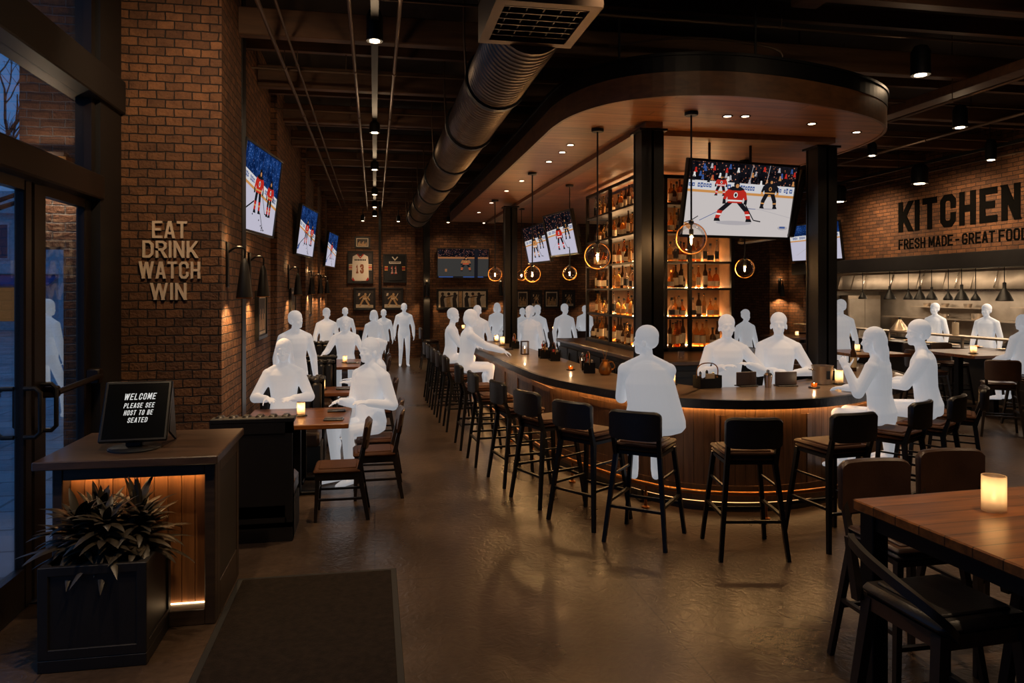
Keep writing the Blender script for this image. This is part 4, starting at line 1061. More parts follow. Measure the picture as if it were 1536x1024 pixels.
        for k in range(7): tg.box(-.38*S+k*.11*S, -.30*S+k*.11*S, -.0485, -.047, .42*S if not W else .44*S, .50*S if not W else .54*S)
        tg.build('name_strip', M['letter_black'], o)
        if W:
            hm = MB()
            for s in (-1, 1): body(hm, [(s*.56*S, -.82*S), (s*.46*S, -.92*S), (s*.36*S, -.9*S), (s*.5*S, -.66*S)], 1, .046, .0475)
            hm.build('hem_patch', c, o)
    return o
framed(-.38, 3.635, .48, .37, 'small pale framed team photo above the white jersey frame', 'framed memorabilia on the back wall', 'photo')
framed(-.44, 2.86, .80, 1.02, 'framed white hockey jersey numbered 13', 'framed memorabilia on the back wall', 'jersey_w', name='framed_jersey')
framed(.63, 2.83, .74, .92, 'framed black hockey jersey numbered 11', 'framed memorabilia on the back wall', 'jersey_b', name='framed_jersey')
framed(-.31, 1.865, .68, .70, 'framed action photo hanging under the white jersey', 'framed memorabilia on the back wall', 'player')
framed(.56, 1.865, .66, .70, 'framed action photo hanging under the black jersey', 'framed memorabilia on the back wall', 'player')
framed(2.77, 1.85, 1.66, .66, 'long frame of two pale action pictures under the dim wide TV', 'framed memorabilia on the back wall', 'pair', y=23.48)
for k, (x, w) in enumerate(((4.75, .42), (5.2, .4), (5.72, .5), (6.3, .44))):
    framed(x, 1.85, w, .6, '%s dark framed picture in the row behind the second post' % ORD[k], 'dark picture row on the back wall', 'player' if k % 2 else 'photo')
framed(8.7, 2.05, .8, 1.5, 'tall framed dark board of gold digits behind the shelf tower end', None, 'player', name='framed_board')
tv(8.5, 23.3, 3.1, 1.5, .82, 'right', 'small blue-lit TV glimpsed between shelf tower and far brick pier', (0, -1), 4, mdist=.18)
# frames on the booth wall
for y, z, lb in ((9.95, 1.80, 'framed picture on the booth wall under the second wall lamp'), (13.6, 1.85, 'framed picture on the booth wall beyond the first pilaster'), (17.0, 1.85, 'framed picture on the booth wall before the third pilaster')):
    framed(0, 0, .75, .62, lb, 'framed pictures on the booth wall', 'photo', rz=R(90), loc=(-1.468, y, z))
# ================================================================ WALL SCONCES
def sconce(x, y, z, rz, label, E=10, grp='cone wall sconces along the booth wall'):
    o = thing('sconce_lamp', label, 'wall lamp', (x, y, z), rz, grp)   # local: wall behind at -y... arm comes from +x=0
    MB().box(-.045, .045, -.16, -.14, .1, .52, .006).build('wall_plate', M['black_steel'], o)
    MB().tube(catmull([(0, -.15, .42), (0, -.08, .47), (0, 0, .46), (0, 0, .36)], 4), .011, 8).build('arm', M['black_steel'], o, True)
    MB().lathe([(.072, 0), (.074, .01), (.046, .24), (.036, .32), (.02, .36), (.012, .37)], 18, cap=False).build('shade', M['black_paint'], o, True)
    MB().lathe([(.02, .03), (.03, .06), (.02, .12)], 12).build('bulb', M['lens'], o, True)
    MB().lathe([(.073, -.006), (.076, .004)], 18, cap=False).build('shade_rim', M['brass'], o, True)
    lamp('SPOT', E, (0, 0, .012), o, spot=130, blend=.5, size=.03, target=None, col=(1, .6, .27), name='sconce_bulb')
    lamp('POINT', E*.06, (0, -.05, .50), o, size=.03, col=(1, .6, .27), name='sconce_uplight')
    return o
for k, (x, y) in enumerate(((-1.2, 7.22), (-1.3, 9.1), (-1.3, 13.1), (-1.3, 15.9), (-1.3, 18.4), (-1.3, 21.0))):
    sconce(x, y, 2.04, R(-90), ['black cone wall sconce lighting the side of the brick pier', 'black cone wall sconce on the booth wall under the biggest-looking TV', 'third black cone sconce along the booth wall', 'fourth black cone sconce along the booth wall', 'fifth black cone sconce along the booth wall', 'last black cone sconce along the booth wall'][k], SCONCE_W)
for x, lb in ((1.62, 'black cone sconce on the back wall post near the standing man'), (3.98, 'black cone sconce on the back wall beside the long pictures'), (7.2, 'black cone sconce on the back wall beyond the picture row')):
    sconce(x, 23.14, 1.95, R(180), lb, SCONCE_W, 'cone wall sconces on the back wall')
sconce(11.2, 18.75, 1.95, R(180), 'black cone sconce on the brick corner pier beside the kitchen', SCONCE_W)
# ================================================================ HOST STAND, TABLET, PLANTER, MAT
o = thing('host_stand', 'wooden host stand with lit beadboard front at the entrance', 'host stand', (0, 0, 0))
x0, x1, y0, y1 = -1.93, -.99, 4.9, 5.72
b = MB().box(x0+.03, x1-.03, y0+.13, y1, .12, 1.02)
b.box(x0, x0+.06, y0, y0+.06, 0, 1.02, .006).box(x1-.065, x1, y0, y0+.06, 0, 1.02, .006).box(x0+.06, x1-.065, y0, y0+.06, .945, 1.02, .004).box(x0+.06, x1-.065, y0, y0+.12, 0, .10, .004).box(x0+.03, x0+.06, y0+.05, y0+.14, .1, 1.02).box(x1-.065, x1-.03, y0+.05, y0+.14, .1, 1.02)
b.box(x1-.03, x1, y0+.06, y0+.15, 0, 1.02, .004).box(x1-.03, x1, y1-.09, y1, 0, 1.02, .004).box(x1-.03, x1, y0+.15, y1-.09, .93, 1.02, .003).box(x1-.03, x1, y0+.15, y1-.09, 0, .22, .003)
b.box(x0, x0+.03, y0+.06, y1, 0, 1.02)
b.build('cabinet', M['wood_frame'], o)
b = MB(); n = 10
for k in range(n):
    a = x0+.06+(x1-.065-x0-.06)*k/n; e = x0+.06+(x1-.065-x0-.06)*(k+1)/n
    b.box(a+.0015, e-.0015, y0+.115, y0+.13, .10, 1.0, .003)
b.build('beadboard_front', M['wood_stand'], o)
MB().box(x1-.014, x1-.004, y0+.15, y1-.09, .22, .93).build('side_panel', M['dark_panel'], o)
MB().box(-2.02, -.965, 4.84, 5.79, 1.022, 1.075, .006).build('stand_top', M['wood_standtop'], o)
MB().box(x0+.07, x1-.075, y0+.064, y0+.08, .953, .966).build('led_strip', M['led_stand'], o)
MB().box(x0+.07, x1-.075, y0+.10, y0+.112, .101, .106).build('led_strip', M['led_hot'], o)
# tablet on its foot
o = thing('tablet_kiosk', 'black angled tablet on a stand reading welcome please see host to be seated', 'tablet', (-1.54, 5.16, 1.076), R(4))
MB().lathe([(.16, 0), (.16, .008), (.15, .014), (.02, .016)], 24).box(-.05, .05, -.03, .03, .012, .11, .01).build('stand_base', M['black_paint'], o, True)
tb = MB(); tb.M = Matrix.Translation((0, .05, .235)) @ Matrix.Rotation(R(-29), 4, 'X')
tb.box(-.205, .205, -.012, .016, -.21, .21, .008); tb.build('housing', M['screen_black'], o)
M['tabscreen'] = mat('dark_glass_screen', srgb(12, 14, 15), .15)
M['tabtext'] = emis('screen_text_white', srgb(240, 238, 234), .85)
s = MB(); s.box(-.185, .185, -.0135, -.0115, -.19, .19)
sc = s.build('screen', M['tabscreen'], o); sc.matrix_local = Matrix.Translation((0, .05, .235)) @ Matrix.Rotation(R(-29), 4, 'X')
for wd, z, w2, h2 in (('WELCOME', .075, .19, .044), ('PLEASE SEE', .018, .18, .034), ('HOST TO BE', -.032, .17, .034), ('SEATED', -.083, .115, .034)):
    t = write(wd, .02, h2, h2*.12, .0008, .008, M['tabtext'], sc, -w2/2+.012, z, -.0138, total=w2, name='screen_text', slant=.16, joined=True)
tb2 = MB().add([(.19, .14, .42), (.205, .14, .42), (.205, .27, .0), (.19, .27, .0), (.19, .03, .1), (.205, .03, .1)], [(0, 1, 2, 3), (0, 3, 4), (1, 5, 2), (4, 5, 1, 0), (3, 2, 5, 4)])
tb2.build('support_leg', M['black_paint'], o)
# planter
o = thing('planter_box', 'square black panelled planter box before the host stand', 'planter', (-1.54, 4.68, 0))
hx, hy = .28, .25
b = MB().box(-hx, hx, -hy, hy, 0, .07, .004).box(-hx+.012, hx-.012, -hy+.012, hy-.012, .07, .53)
for sx in (-1, 1):
    for sy in (-1, 1): b.box(sx*hx, sx*(hx-.055), sy*hy, sy*(hy-.055), .07, .58, .004)
for z0, z1 in ((.07, .125), (.53, .58)):
    b.box(-hx+.05, hx-.05, -hy, -hy+.03, z0, z1, .003).box(-hx+.05, hx-.05, hy-.03, hy, z0, z1, .003).box(-hx, -hx+.03, -hy+.05, hy-.05, z0, z1, .003).box(hx-.03, hx, -hy+.05, hy-.05, z0, z1, .003)
b.build('box_body', M['dark_panel'], o)
MB().box(-hx+.04, hx-.04, -hy+.04, hy-.04, .53, .555).build('soil_bed', M['soil'], o)
# leafy plants
def leaf(b, p, az, el, ln, w, droop):
    d = Vector((math.cos(az)*math.cos(el), math.sin(az)*math.cos(el), math.sin(el))); sd = Vector((-math.sin(az), math.cos(az), 0)); q = Vector(p); n = 7; vs = []
    for k in range(n+1):
        t = k/n; ww = w*math.sin(math.pi*min(1, (.08+t*.92)))**.8*(1-.25*t); up = sd.cross(d).normalized()
        vs += [tuple(q-sd*ww+up*ww*.25), tuple(q), tuple(q+sd*ww+up*ww*.25)]
        d = (d+Vector((0, 0, -droop/n))).normalized(); q = q+d*ln/n
    b.add(vs, [(i*3, i*3+1, i*3+4, i*3+3) for i in range(n)]+[(i*3+1, i*3+2, i*3+5, i*3+4) for i in range(n)])
rp2 = random.Random(11)
for k, (px, py) in enumerate(((-1.70, 4.66), (-1.53, 4.60), (-1.36, 4.68), (-1.62, 4.78), (-1.42, 4.80))):
    o = thing('leafy_plant', ['dark bushy leaf plant at the door-side corner of the planter', 'dark leafy plant at the middle front of the planter', 'dark leafy plant at the aisle-side corner of the planter', 'dark leafy plant at the back of the planter nearest the door', 'dark leafy plant at the back of the planter beside the lit front'][k], 'plant', (px, py, .557), 0, 'leafy plants in the planter box')
    b = MB(); st = MB()
    st.tube([(0, 0, -.002), (.01, .01, .12), (0, .02, .22)], .009, 6)
    for j in range(70):
        t = j/70; az = j*2.4+rp2.uniform(-.3, .3); z = .02+.2*t
        el = R(rp2.uniform(0, 36)+38*t)
        if math.sin(az) > .2 and py > 4.7: el += .5
        leaf(b, (0, .01*t, z), az, el, rp2.uniform(.20, .35)*(1-.3*t), rp2.uniform(.022, .034), rp2.uniform(.6, 1.5))
    b.build('foliage', M['leaf'], o, True); st.build('stem', M['leaf'], o, True)
# mat
o = thing('entrance_mat', 'dark ribbed entrance mat lying on the concrete floor beside the host stand', 'mat', (-.41, 0, .001))
MB().box(-.53, .53, 2.53, 5.58, 0, .012, .004).build('mat_pile', M['mat_rug'], o)
MB().box(-.57, .57, 2.49, 5.62, 0, .007, .003).build('mat_border', M['rubber'], o)

# ================================================================ BOOTHS, TABLES, CHAIRS
def bench(yb, dirn, x0, x1, label, tall=1.04):
    """yb: the outer face of the back; dirn +1 sits looking to +y"""
    o = thing('booth_bench', label, 'bench', (0, yb, 0), 0, 'upholstered booth benches along the brick wall')
    d = dirn
    b = MB().box(x0, x1, 0, d*.1, 0, tall-.04).box(x0, x1, 0, d*.56, 0, .30).box(x1-.04, x1, -d*.0, d*.10, 0, tall-.02)
    b.box(x0-.0, x1+.015, -d*.012, d*.12, tall-.04, tall, .006)
    b.box(x0, x1-.05, -d*.012, 0, .12, .2).box(x0, x1, -d*.012, 0, tall-.13, tall-.04).box(x1-.06, x1, -d*.012, 0, .12, tall-.04).box(x0, x1, -d*.012, 0, 0, .16)
    b.build('bench_frame', M['dark_panel'], o)
    b = MB(); n = 6; w = (x1-x0-.02)/n
    for k in range(n): b.box(x0+.01+k*w+.003, x0+.01+(k+1)*w-.003, d*.10, d*.19, .50, tall-.05, .025)
    for k in range(n): b.box(x0+.01+k*w+.003, x0+.01+(k+1)*w-.003, d*.02, d*.16, tall-.075, tall+.015, .03)
    b.build('tufted_back', M['leather'], o, True)
    MB().box(x0+.01, x1-.01, d*.14, d*.62, .30, .47, .035).build('seat_cushion', M['leather_brown'], o, True)
    return o
bench(6.42, 1, -1.34, -.68, 'booth bench nearest the host stand, its dark panelled back turned to the entrance')
bench(9.36, -1, -1.36, -.62, 'tufted booth bench behind the long-haired seated woman')
bench(9.40, 1, -1.36, -.62, 'booth bench back to back with the one behind the long-haired woman')
bench(11.70, -1, -1.36, -.62, 'tufted booth bench closing the second table')
bench(12.35, 1, -1.36, -.62, 'booth bench facing away before the third table')
bench(15.9, -1, -1.36, -.5, 'tufted booth bench behind the diner with spread arms')
bench(15.95, 1, -1.36, -.5, 'far booth bench backing onto the spread-arm diner')
def table(x0, x1, y0, y1, zt, label, cat='table', grp=None, ped=True, name='dining_table', wm='wood_table', rz=0, loc=None, legw=.07):
    cx, cy = ((x0+x1)/2, (y0+y1)/2); w, d = x1-x0, y1-y0
    o = thing(name, label, cat, (cx, cy, 0), rz, grp)
    MB().box(-w/2, w/2, -d/2, d/2, zt-.05, zt, .006).build('table_top', M[wm], o)
    if ped:
        for s in (-1, 1) if d > 1.0 else (0,):
            yy = s*d*.28
            MB().box(-.05, .05, yy-.05, yy+.05, .03, zt-.05).build('pedestal', M['black_steel'], o)
            MB().box(-.24, .24, yy-.04, yy+.04, 0, .035, .008).box(-.04, .04, yy-.24, yy+.24, 0, .034, .008).build('pedestal_foot', M['black_steel'], o)
    else:
        MB().box(-w/2+.04, w/2-.04, -d/2+.04, -d/2+.065, zt-.13, zt-.05).box(-w/2+.04, w/2-.04, d/2-.065, d/2-.04, zt-.13, zt-.05).box(-w/2+.04, -w/2+.065, -d/2+.04, d/2-.04, zt-.13, zt-.05).box(w/2-.065, w/2-.04, -d/2+.04, d/2-.04, zt-.13, zt-.05).build('apron', M['black_steel'], o)
        for sx in (-1, 1):
            for sy in (-1, 1):
                xx = sx*(w/2-.07); yy = sy*(d/2-.07); MB().box(xx-legw/2, xx+legw/2, yy-legw/2, yy+legw/2, 0, zt-.05, .004).build('leg', M['black_steel'], o)
    return o
table(-1.34, -.26, 7.62, 8.72, .76, 'walnut booth table with a candle in front of the long-haired woman', grp='booth tables')
table(-1.34, -.24, 9.96, 10.62, .76, 'second walnut booth table, past the back-to-back benches', grp='booth tables')
table(-1.34, -.26, 13.35, 14.9, .76, 'third walnut booth table, where the spread-arm diner sits', grp='booth tables')
table(-1.34, -.2, 17.2, 18.6, .76, 'fourth walnut booth table far down the brick wall', grp='booth tables')
def make_chair(name, label, grp):
    t = thing(name, label, 'chair', (0, 0, 0), 0, grp); z = .475; wd = M['wood_black']
    MB().box(-.215, .215, -.21, .22, z-.045, z, .02).box(-.17, .17, -.165, .175, z-.004, z+.01, .01).build('seat', M['leather_seat'], t, True)
    MB().box(-.20, .20, -.195, .205, z-.10, z-.044).build('seat_frame', wd, t)
    for sx in (-1, 1):
        MB().bar((sx*.20, .20, 0), (sx*.18, .18, z-.05), .028, .028, .04, .04).build('leg', wd, t)
        b = MB().bar((sx*.20, -.27, 0), (sx*.185, -.19, z-.03), .03, .034, .036, .046).bar((sx*.185, -.19, z-.03), (sx*.19, -.25, .74), .036, .046, .03, .03); b.build('leg', wd, t)
    rings = []
    for k in range(9):
        a = -1+2*k/8; x = a*.225; yb = -.245-.04*(1-a*a)-.0; ins = 0 if abs(a) < .8 else .035*(abs(a)-.8)/.2
        rings.append([(x, yb+.01, .64+ins), (x, yb+.034, .64+ins), (x, yb+.004, .885-ins), (x, yb-.012, .895-ins), (x, yb-.028, .88-ins)])
    MB().ring_loft(rings).build('backrest', M['leather_brown'], t, True)
    MB().bar((-.19, -.225, .24), (.19, -.225, .24), .02, .025, side=(0, 0, 1)).build('stretcher', wd, t)
    MB().bar((-.19, .19, .26), (.19, .19, .26), .02, .025, side=(0, 0, 1)).build('stretcher', wd, t)
    for s in (-1, 1): MB().bar((s*.19, -.23, .2), (s*.19, .19, .2), .02, .025, side=(0, 0, 1)).build('stretcher', wd, t)
    return t
ch = make_chair('dining_chair', 'dark wooden dining chair closest to the host stand, pulled out at the table corner', 'dining chairs along the booth tables')
ch.location = (-.33, 7.08, 0); ch.rotation_euler.z = R(90)
for (x, y, a, lb) in ((-.0, 7.72, 92, 'second dining chair at the candle table, right behind the closest chair'), (.02, 8.38, 88, 'third dining chair at the candle table, under the big seated diner'),
                      (.02, 10.36, 90, 'dining chair at the aisle side of the second booth table'), (.0, 13.8, 90, 'nearer dining chair on the aisle side of the third booth table'), (.0, 14.5, 90, 'farther dining chair on the aisle side of the third booth table'), (.05, 17.9, 90, 'far dining chair on the aisle side of the fourth booth table')):
    dup(ch, (x, y, 0), R(a), lb)
# ---- near high table
nt_ = table(2.37, 4.05, 1.9, 3.32, 1.07, 'big walnut high table with a candle close to the camera', name='high_table', ped=False, legw=.09)
nt_.rotation_euler.z = R(3)
def make_hstool(name, label, grp):
    """padded counter stool, wooden frame"""
    t = make_stool(name, label, 'bar stool', grp, (M['leather_brown'], M['leather_brown']), M['wood_black'], .77, 1.12)
    return t
hs = make_hstool('high_stool', 'brown leather high stool behind the near high table at its bar-side corner', 'brown stools round the near high table')
hs.location = (2.86, 3.56, 0); hs.rotation_euler.z = R(180)
dup(hs, (3.5, 3.72, 0), R(178), 'brown leather high stool behind the near high table, second from the bar-side corner')
# swoop-backed saddle stool
def saddle(label, loc, rz):
    t = thing('saddle_stool', label, 'bar stool', loc, rz, 'saddle stools tucked under the near high table')
    z = .79; wd = M['wood_black']
    MB().box(-.235, .235, -.22, .235, z-.055, z, .026).box(-.18, .18, -.17, .18, z-.004, z+.012, .012).build('seat', M['leather'], t, True)
    MB().box(-.215, .215, -.205, .22, z-.115, z-.054).build('seat_frame', M['wood_dark'], t)
    for sx in (-1, 1):
        MB().bar((sx*.25, .26, 0), (sx*.195, .20, z-.06), .04, .04, .05, .05).build('leg', wd, t)
        MB().bar((sx*.25, -.27, 0), (sx*.195, -.185, z-.06), .04, .04, .05, .05).build('leg', wd, t)
    rail = catmull([(.225, -.14, z-.06), (.235, -.2, z-.0), (.20, -.255, z+.06), (.08, -.30, z+.12), (-.08, -.30, z+.16), (-.2, -.275, z+.185), (-.245, -.25, z+.19)], 6)
    b = MB(); rr = []
    for i, p in enumerate(rail):
        q = Vector(rail[min(i+1, len(rail)-1)])-Vector(rail[max(0, i-1)]); q.normalize(); sd = Vector((-q.y, q.x, 0)).normalized(); up = Vector((0, 0, 1)); P = Vector(p)
        rr.append([tuple(P+sd*.013-up*.022), tuple(P-sd*.013-up*.022), tuple(P-sd*.013+up*.022), tuple(P+sd*.013+up*.022)])
    b.ring_loft(rr).build('back_rail', wd, t, True)
    MB().bar((-.225, -.23, z-.08), (-.24, -.262, z+.2), .042, .036, .036, .03).build('back_post', wd, t)
    for s in (-1, 1): MB().bar((s*.235, -.24, .26), (s*.235, .235, .26), .025, .034, side=(0, 0, 1)).build('stretcher', wd, t)
    MB().bar((-.235, .235, .32), (.235, .235, .32), .025, .034, side=(0, 0, 1)).build('stretcher', wd, t)
    MB().bar((-.235, -.245, .2), (.235, -.245, .2), .025, .034, side=(0, 0, 1)).build('stretcher', wd, t)
    return t
saddle('black saddle stool with a swooping wooden back rail at the table end, nearest the camera', (2.39, 2.76, 0), R(-90+3))
saddle('black saddle stool mostly hidden under the near high table', (3.12, 2.70, 0), R(-90+3))
# ---- candles
def candle(x, y, z, label, r=.04, h=.115, E=1.2, name='candle_holder', grp='candle glasses', base=True, near=False):
    o = thing(name, label, 'candle', (x, y, z), 0, grp)
    if base: MB().lathe([(r*1.5, 0), (r*1.55, .006), (r*1.3, .012), (.01, .013)], 20).build('saucer', M['black_paint'], o, True)
    z0 = .013 if base else 0.0
    MB().lathe([(r, z0), (r, z0+h)], 28, cap=False).lathe([(r*.9, z0+h), (r*.9, z0+.008)], 28, cap=False).ring_loft([[((a*math.cos(2*math.pi*k/28)), a*math.sin(2*math.pi*k/28), z0+h) for k in range(28)] for a in (r, r*.9)], cap=False).lathe([(r, z0), (.001, z0)], 28, cap=False).build('glass', M['candleglass'], o, True)
    MB().lathe([(r*.62, z0+.006), (r*.64, z0+.01), (r*.6, z0+h*.28), (.004, z0+h*.29)], 16).build('wax_candle', M['wax'], o, True)
    zf = z0+h*.30
    MB().lathe([(.001, zf), (r*.16, zf+h*.06), (r*.12, zf+h*.14), (.001, zf+h*.27)], 10).build('flame', M['flame'], o, True)
    lamp('POINT', E, (0, 0, zf+h*.4), o, col=(1, .70, .40), size=r*.4, name='candle_light')
    return o
candle(2.86, 2.97, 1.071, 'large frosted glass candle glowing on the near high table', .052, .165, .4, base=False)
candle(-.78, 8.18, .761, 'frosted candle glass on the booth table before the long-haired woman', .043, .13, 1.0)
candle(-.7, 10.28, .761, 'frosted candle glass on the second booth table', .04, .12, .8)
candle(-.55, 14.1, .761, 'frosted candle glass on the third booth table', .04, .12, .8)
candle(4.92, 7.12, 1.101, 'tall frosted candle glass on the bar beside the woman with raised hand', .042, .14, 1.0)
candle(3.13, 7.42, 1.101, 'frosted candle glass on the bar behind the seated man', .042, .13, 1.0)
candle(2.33, 13.4, 1.101, 'frosted candle glass on the far bar end before the seated guests', .04, .15, 1.0)
candle(2.38, 14.4, 1.101, 'bright frosted candle glass at the very end of the bar', .04, .12, 1.5)
def tea(x, y, z, label, E=.35):
    o = thing('tea_light', label, 'candle', (x, y, z), 0, 'tea lights')
    MB().lathe([(.055, 0), (.06, .006), (.05, .012), (.01, .012)], 18).build('saucer', M['black_paint'], o, True)
    MB().lathe([(.026, .012), (.03, .016), (.031, .05), (.027, .05), (.025, .02)], 16, cap=False).build('glass', M['amberglass'], o, True)
    MB().lathe([(.001, .026), (.007, .032), (.005, .042), (.001, .056)], 8).build('flame', M['flame'], o, True)
    lamp('POINT', E, (0, 0, .07), o, col=(1, .70, .40), size=.012, name='candle_light')
tea(4.48, 6.90, 1.101, 'small tea light in front of the metal ice bucket on the bar')
tea(2.45, 9.03, 1.101, 'small tea light on the aisle side of the bar beside the condiment rack')
# ---- phones / folders on booth tables
def slab(x, y, z, rz, label, w=.2, d=.13, name='bill_folder'):
    o = thing(name, label, 'folder', (x, y, z), rz, 'leather bill folders')
    MB().box(-w/2, w/2, -d/2, d/2, 0, .014, .005).build('cover', M['leather'], o); MB().box(-w/2+.012, w/2-.012, -d/2+.012, d/2-.012, .0135, .0165).build('paper_sleeve', M['framewood'], o)
    MB().tube([(-w/2+.006, -d/2+.006, .015), (w/2-.006, -d/2+.006, .015), (w/2-.006, d/2-.006, .015), (-w/2+.006, d/2-.006, .015)], .003, 6, closed=True).build('metal_edge', M['chrome'], o)
slab(-.42, 8.42, .761, R(4), 'black folder at the far aisle corner of the candle table')
slab(-.42, 7.86, .761, R(-5), 'black folder at the near aisle corner of the candle table')
slab(-.42, 10.3, .761, R(3), 'black folder on the second booth table')
slab(-.4, 14.0, .761, R(3), 'black folder on the third booth table', .24, .16)
slab(-1.0, 7.82, .761, R(15), 'dark round-cornered pouch beside the wall on the candle table', .2, .12, 'zip_pouch')
slab(2.15, 12.4, 1.101, R(5), 'black folder on the bar top before the seated guests', .34, .22)
# ---- things on the bar
def caddy(x, y, z, rz, label, seed):
    r4 = random.Random(seed)
    o = thing('condiment_caddy', label, 'caddy', (x, y, z), rz, 'condiment caddies on the bar')
    MB().box(-.13, .13, -.07, .07, 0, .012, .003).box(-.13, -.122, -.07, .07, .01, .13).box(.122, .13, -.07, .07, .01, .13).box(-.13, .13, -.07, -.063, .01, .10).build('tray', M['black_steel'], o)
    MB().tube(catmull([(-.126, 0, .1), (-.126, 0, .2), (-.06, 0, .25), (.06, 0, .25), (.126, 0, .2), (.126, 0, .1)], 4), .006, 6).build('handle', M['brass'], o, True)
    for k in range(3):
        x_ = -.08+.08*k; h = r4.uniform(.12, .19)
        j = MB().lathe([(.026, .012), (.028, .02), (.028, h*.65), (.012, h*.8), (.012, h)], 12).build('condiment_bottle', GL[r4.choice([0, 3, 4, 2])][1], o, True, loc=(x_, .01, 0))
        MB().lathe([(.014, h), (.014, h+.02), (.004, h+.035)], 10).build('bottle_cap', r4.choice([M['black_paint'], M['red_cloth'], M['chrome']]), j, True)
    MB().box(-.05, .05, -.055, -.035, .012, .15).build('napkin', M['paper'], o)
for k, (x, y, a, lb) in enumerate(((2.60, 8.75, 80, 'condiment caddy on the aisle side of the bar, closest to the seated man'), (2.56, 10.35, 85, 'condiment caddy in the middle of the bar aisle side'), (2.5, 10.75, 85, 'condiment caddy just behind the middle one on the bar aisle side'), (2.42, 12.7, 88, 'condiment caddy on the bar beside the far post'), (3.40, 7.12, 10, 'condiment caddy on the bar nose between seated man and barman'))):
    caddy(x, y, 1.101, R(a), lb, k)
def jug(x, y, z, label):
    o = thing('cocktail_jug', label, 'jug', (x, y, z), 0)
    MB().lathe([(.05, 0), (.075, .03), (.078, .08), (.05, .14), (.035, .16), (.04, .18)], 18).build('jug_body', M['brass'], o, True)
    MB().tube(catmull([(.07, 0, .05), (.12, 0, .09), (.09, 0, .15), (.045, 0, .15)], 5), .008, 8).build('handle', M['brass'], o, True)
    MB().tube([(0, 0, .17), (.03, .02, .30)], .004, 6).tube([(0, 0, .17), (-.03, 0, .29)], .004, 6).build('stirrer', M['brass'], o)
jug(2.72, 8.45, 1.101, 'small round brass jug with stirrers on the bar edge')
def shaker(x, y, label, h=.2, mt='chrome'):
    o = thing('cocktail_shaker', label, 'shaker', (x, y, 1.101), 0)
    MB().lathe([(.032, 0), (.045, h*.7), (.045, h*.72)], 16).build('cup', M[mt], o, True); MB().lathe([(.045, h*.72), (.03, h*.85), (.018, h*.86), (.018, h), (.004, h+.005)], 16).build('lid', M[mt], o, True)
shaker(2.66, 9.2, 'steel cocktail shaker on the bar beside the brass jug')
shaker(4.03, 7.02, 'steel soap-like shaker on the bar nose beside the menu holders', .18)
o = thing('ice_bucket', 'metal ice bucket standing on the bar nose before the kitchen-side post', 'bucket', (4.76, 7.18, 1.101))
MB().lathe([(.085, 0), (.095, .005), (.11, .19), (.116, .2), (.108, .2), (.092, .02), (.01, .02)], 24, cap=False).build('bucket_body', M['steel'], o, True)
for s in (-1, 1): MB().tube(catmull([(s*.106, -.03, .15), (s*.145, -.03, .16), (s*.145, .03, .16), (s*.106, .03, .15)], 4), .007, 6).build('handle', M['chrome'], o, True)
MB().box(-.02, .02, -.113, -.104, .06, .15, .003).build('badge', M['black_paint'], o)
for k, (x, y, lb) in enumerate(((3.86, 7.16, 'dark menu holder on the bar nose before the first barman'), (4.28, 7.1, 'dark menu holder on the bar nose before the second barman'))):
    o = thing('menu_holder', lb, 'menu holder', (x, y, 1.101), R(8-10*k), 'menu holders on the bar nose')
    MB().box(-.11, .11, -.06, .06, 0, .012, .003).build('base', M['wood_black'], o); MB().box(-.12, .12, -.012, .012, .012, .15, .004).build('menu_board', M['leather_brown'], o)
o = thing('flat_lantern', 'small wooden-framed lantern glowing on the bar aisle side', 'lantern', (2.34, 11.4, 1.101))
MB().box(-.06, .06, -.05, .05, 0, .014).box(-.06, .06, -.05, .05, .2, .214).box(-.06, -.05, -.05, .05, .01, .2).box(.05, .06, -.05, .05, .01, .2).build('frame', M['wood_dark'], o)
MB().lathe([(.018, .014), (.018, .09), (.003, .092)], 12).build('wax_candle', M['wax'], o, True); MB().lathe([(.001, .095), (.006, .105), (.001, .135)], 8).build('flame', M['flame'], o); lamp('POINT', .5, (0, 0, .15), o, col=(1, .70, .40), size=.012, name='candle_light')
for k, (x, y, mt, lb) in enumerate(((5.9, 8.25, 3, 'tall dark wine bottle on the kitchen side of the bar'), (6.02, 8.42, 4, 'brown bottle beside the tall wine bottle on the kitchen side of the bar'), (5.82, 8.55, 3, 'dark bottle behind the tall wine bottle on the kitchen side of the bar'), (6.1, 8.1, 0, 'amber bottle in front of the tall wine bottle on the kitchen side of the bar'))):
    o = bottle_mesh('slim', mt, k % 3, 'wine_bottle'); o.location = (x, y, 1.101); o.scale = (1.2, 1.2, 1.1); tag(o, lb, 'bottle', 'bottles on the kitchen side of the bar')
for k in range(5):
    o = MB().lathe([(.03, 0), (.034, .005), (.04, .11), (.036, .11), (.03, .012)], 14, cap=False).build('drinking_glass', M['globe'], None, True, loc=(3.4+.34*k, 8.55+.02*(k % 2), 1.251))
    tag(o, '%s empty glass on the back bar top, counted from the aisle corner' % ORD[k], 'glass', 'glasses on the back bar top')

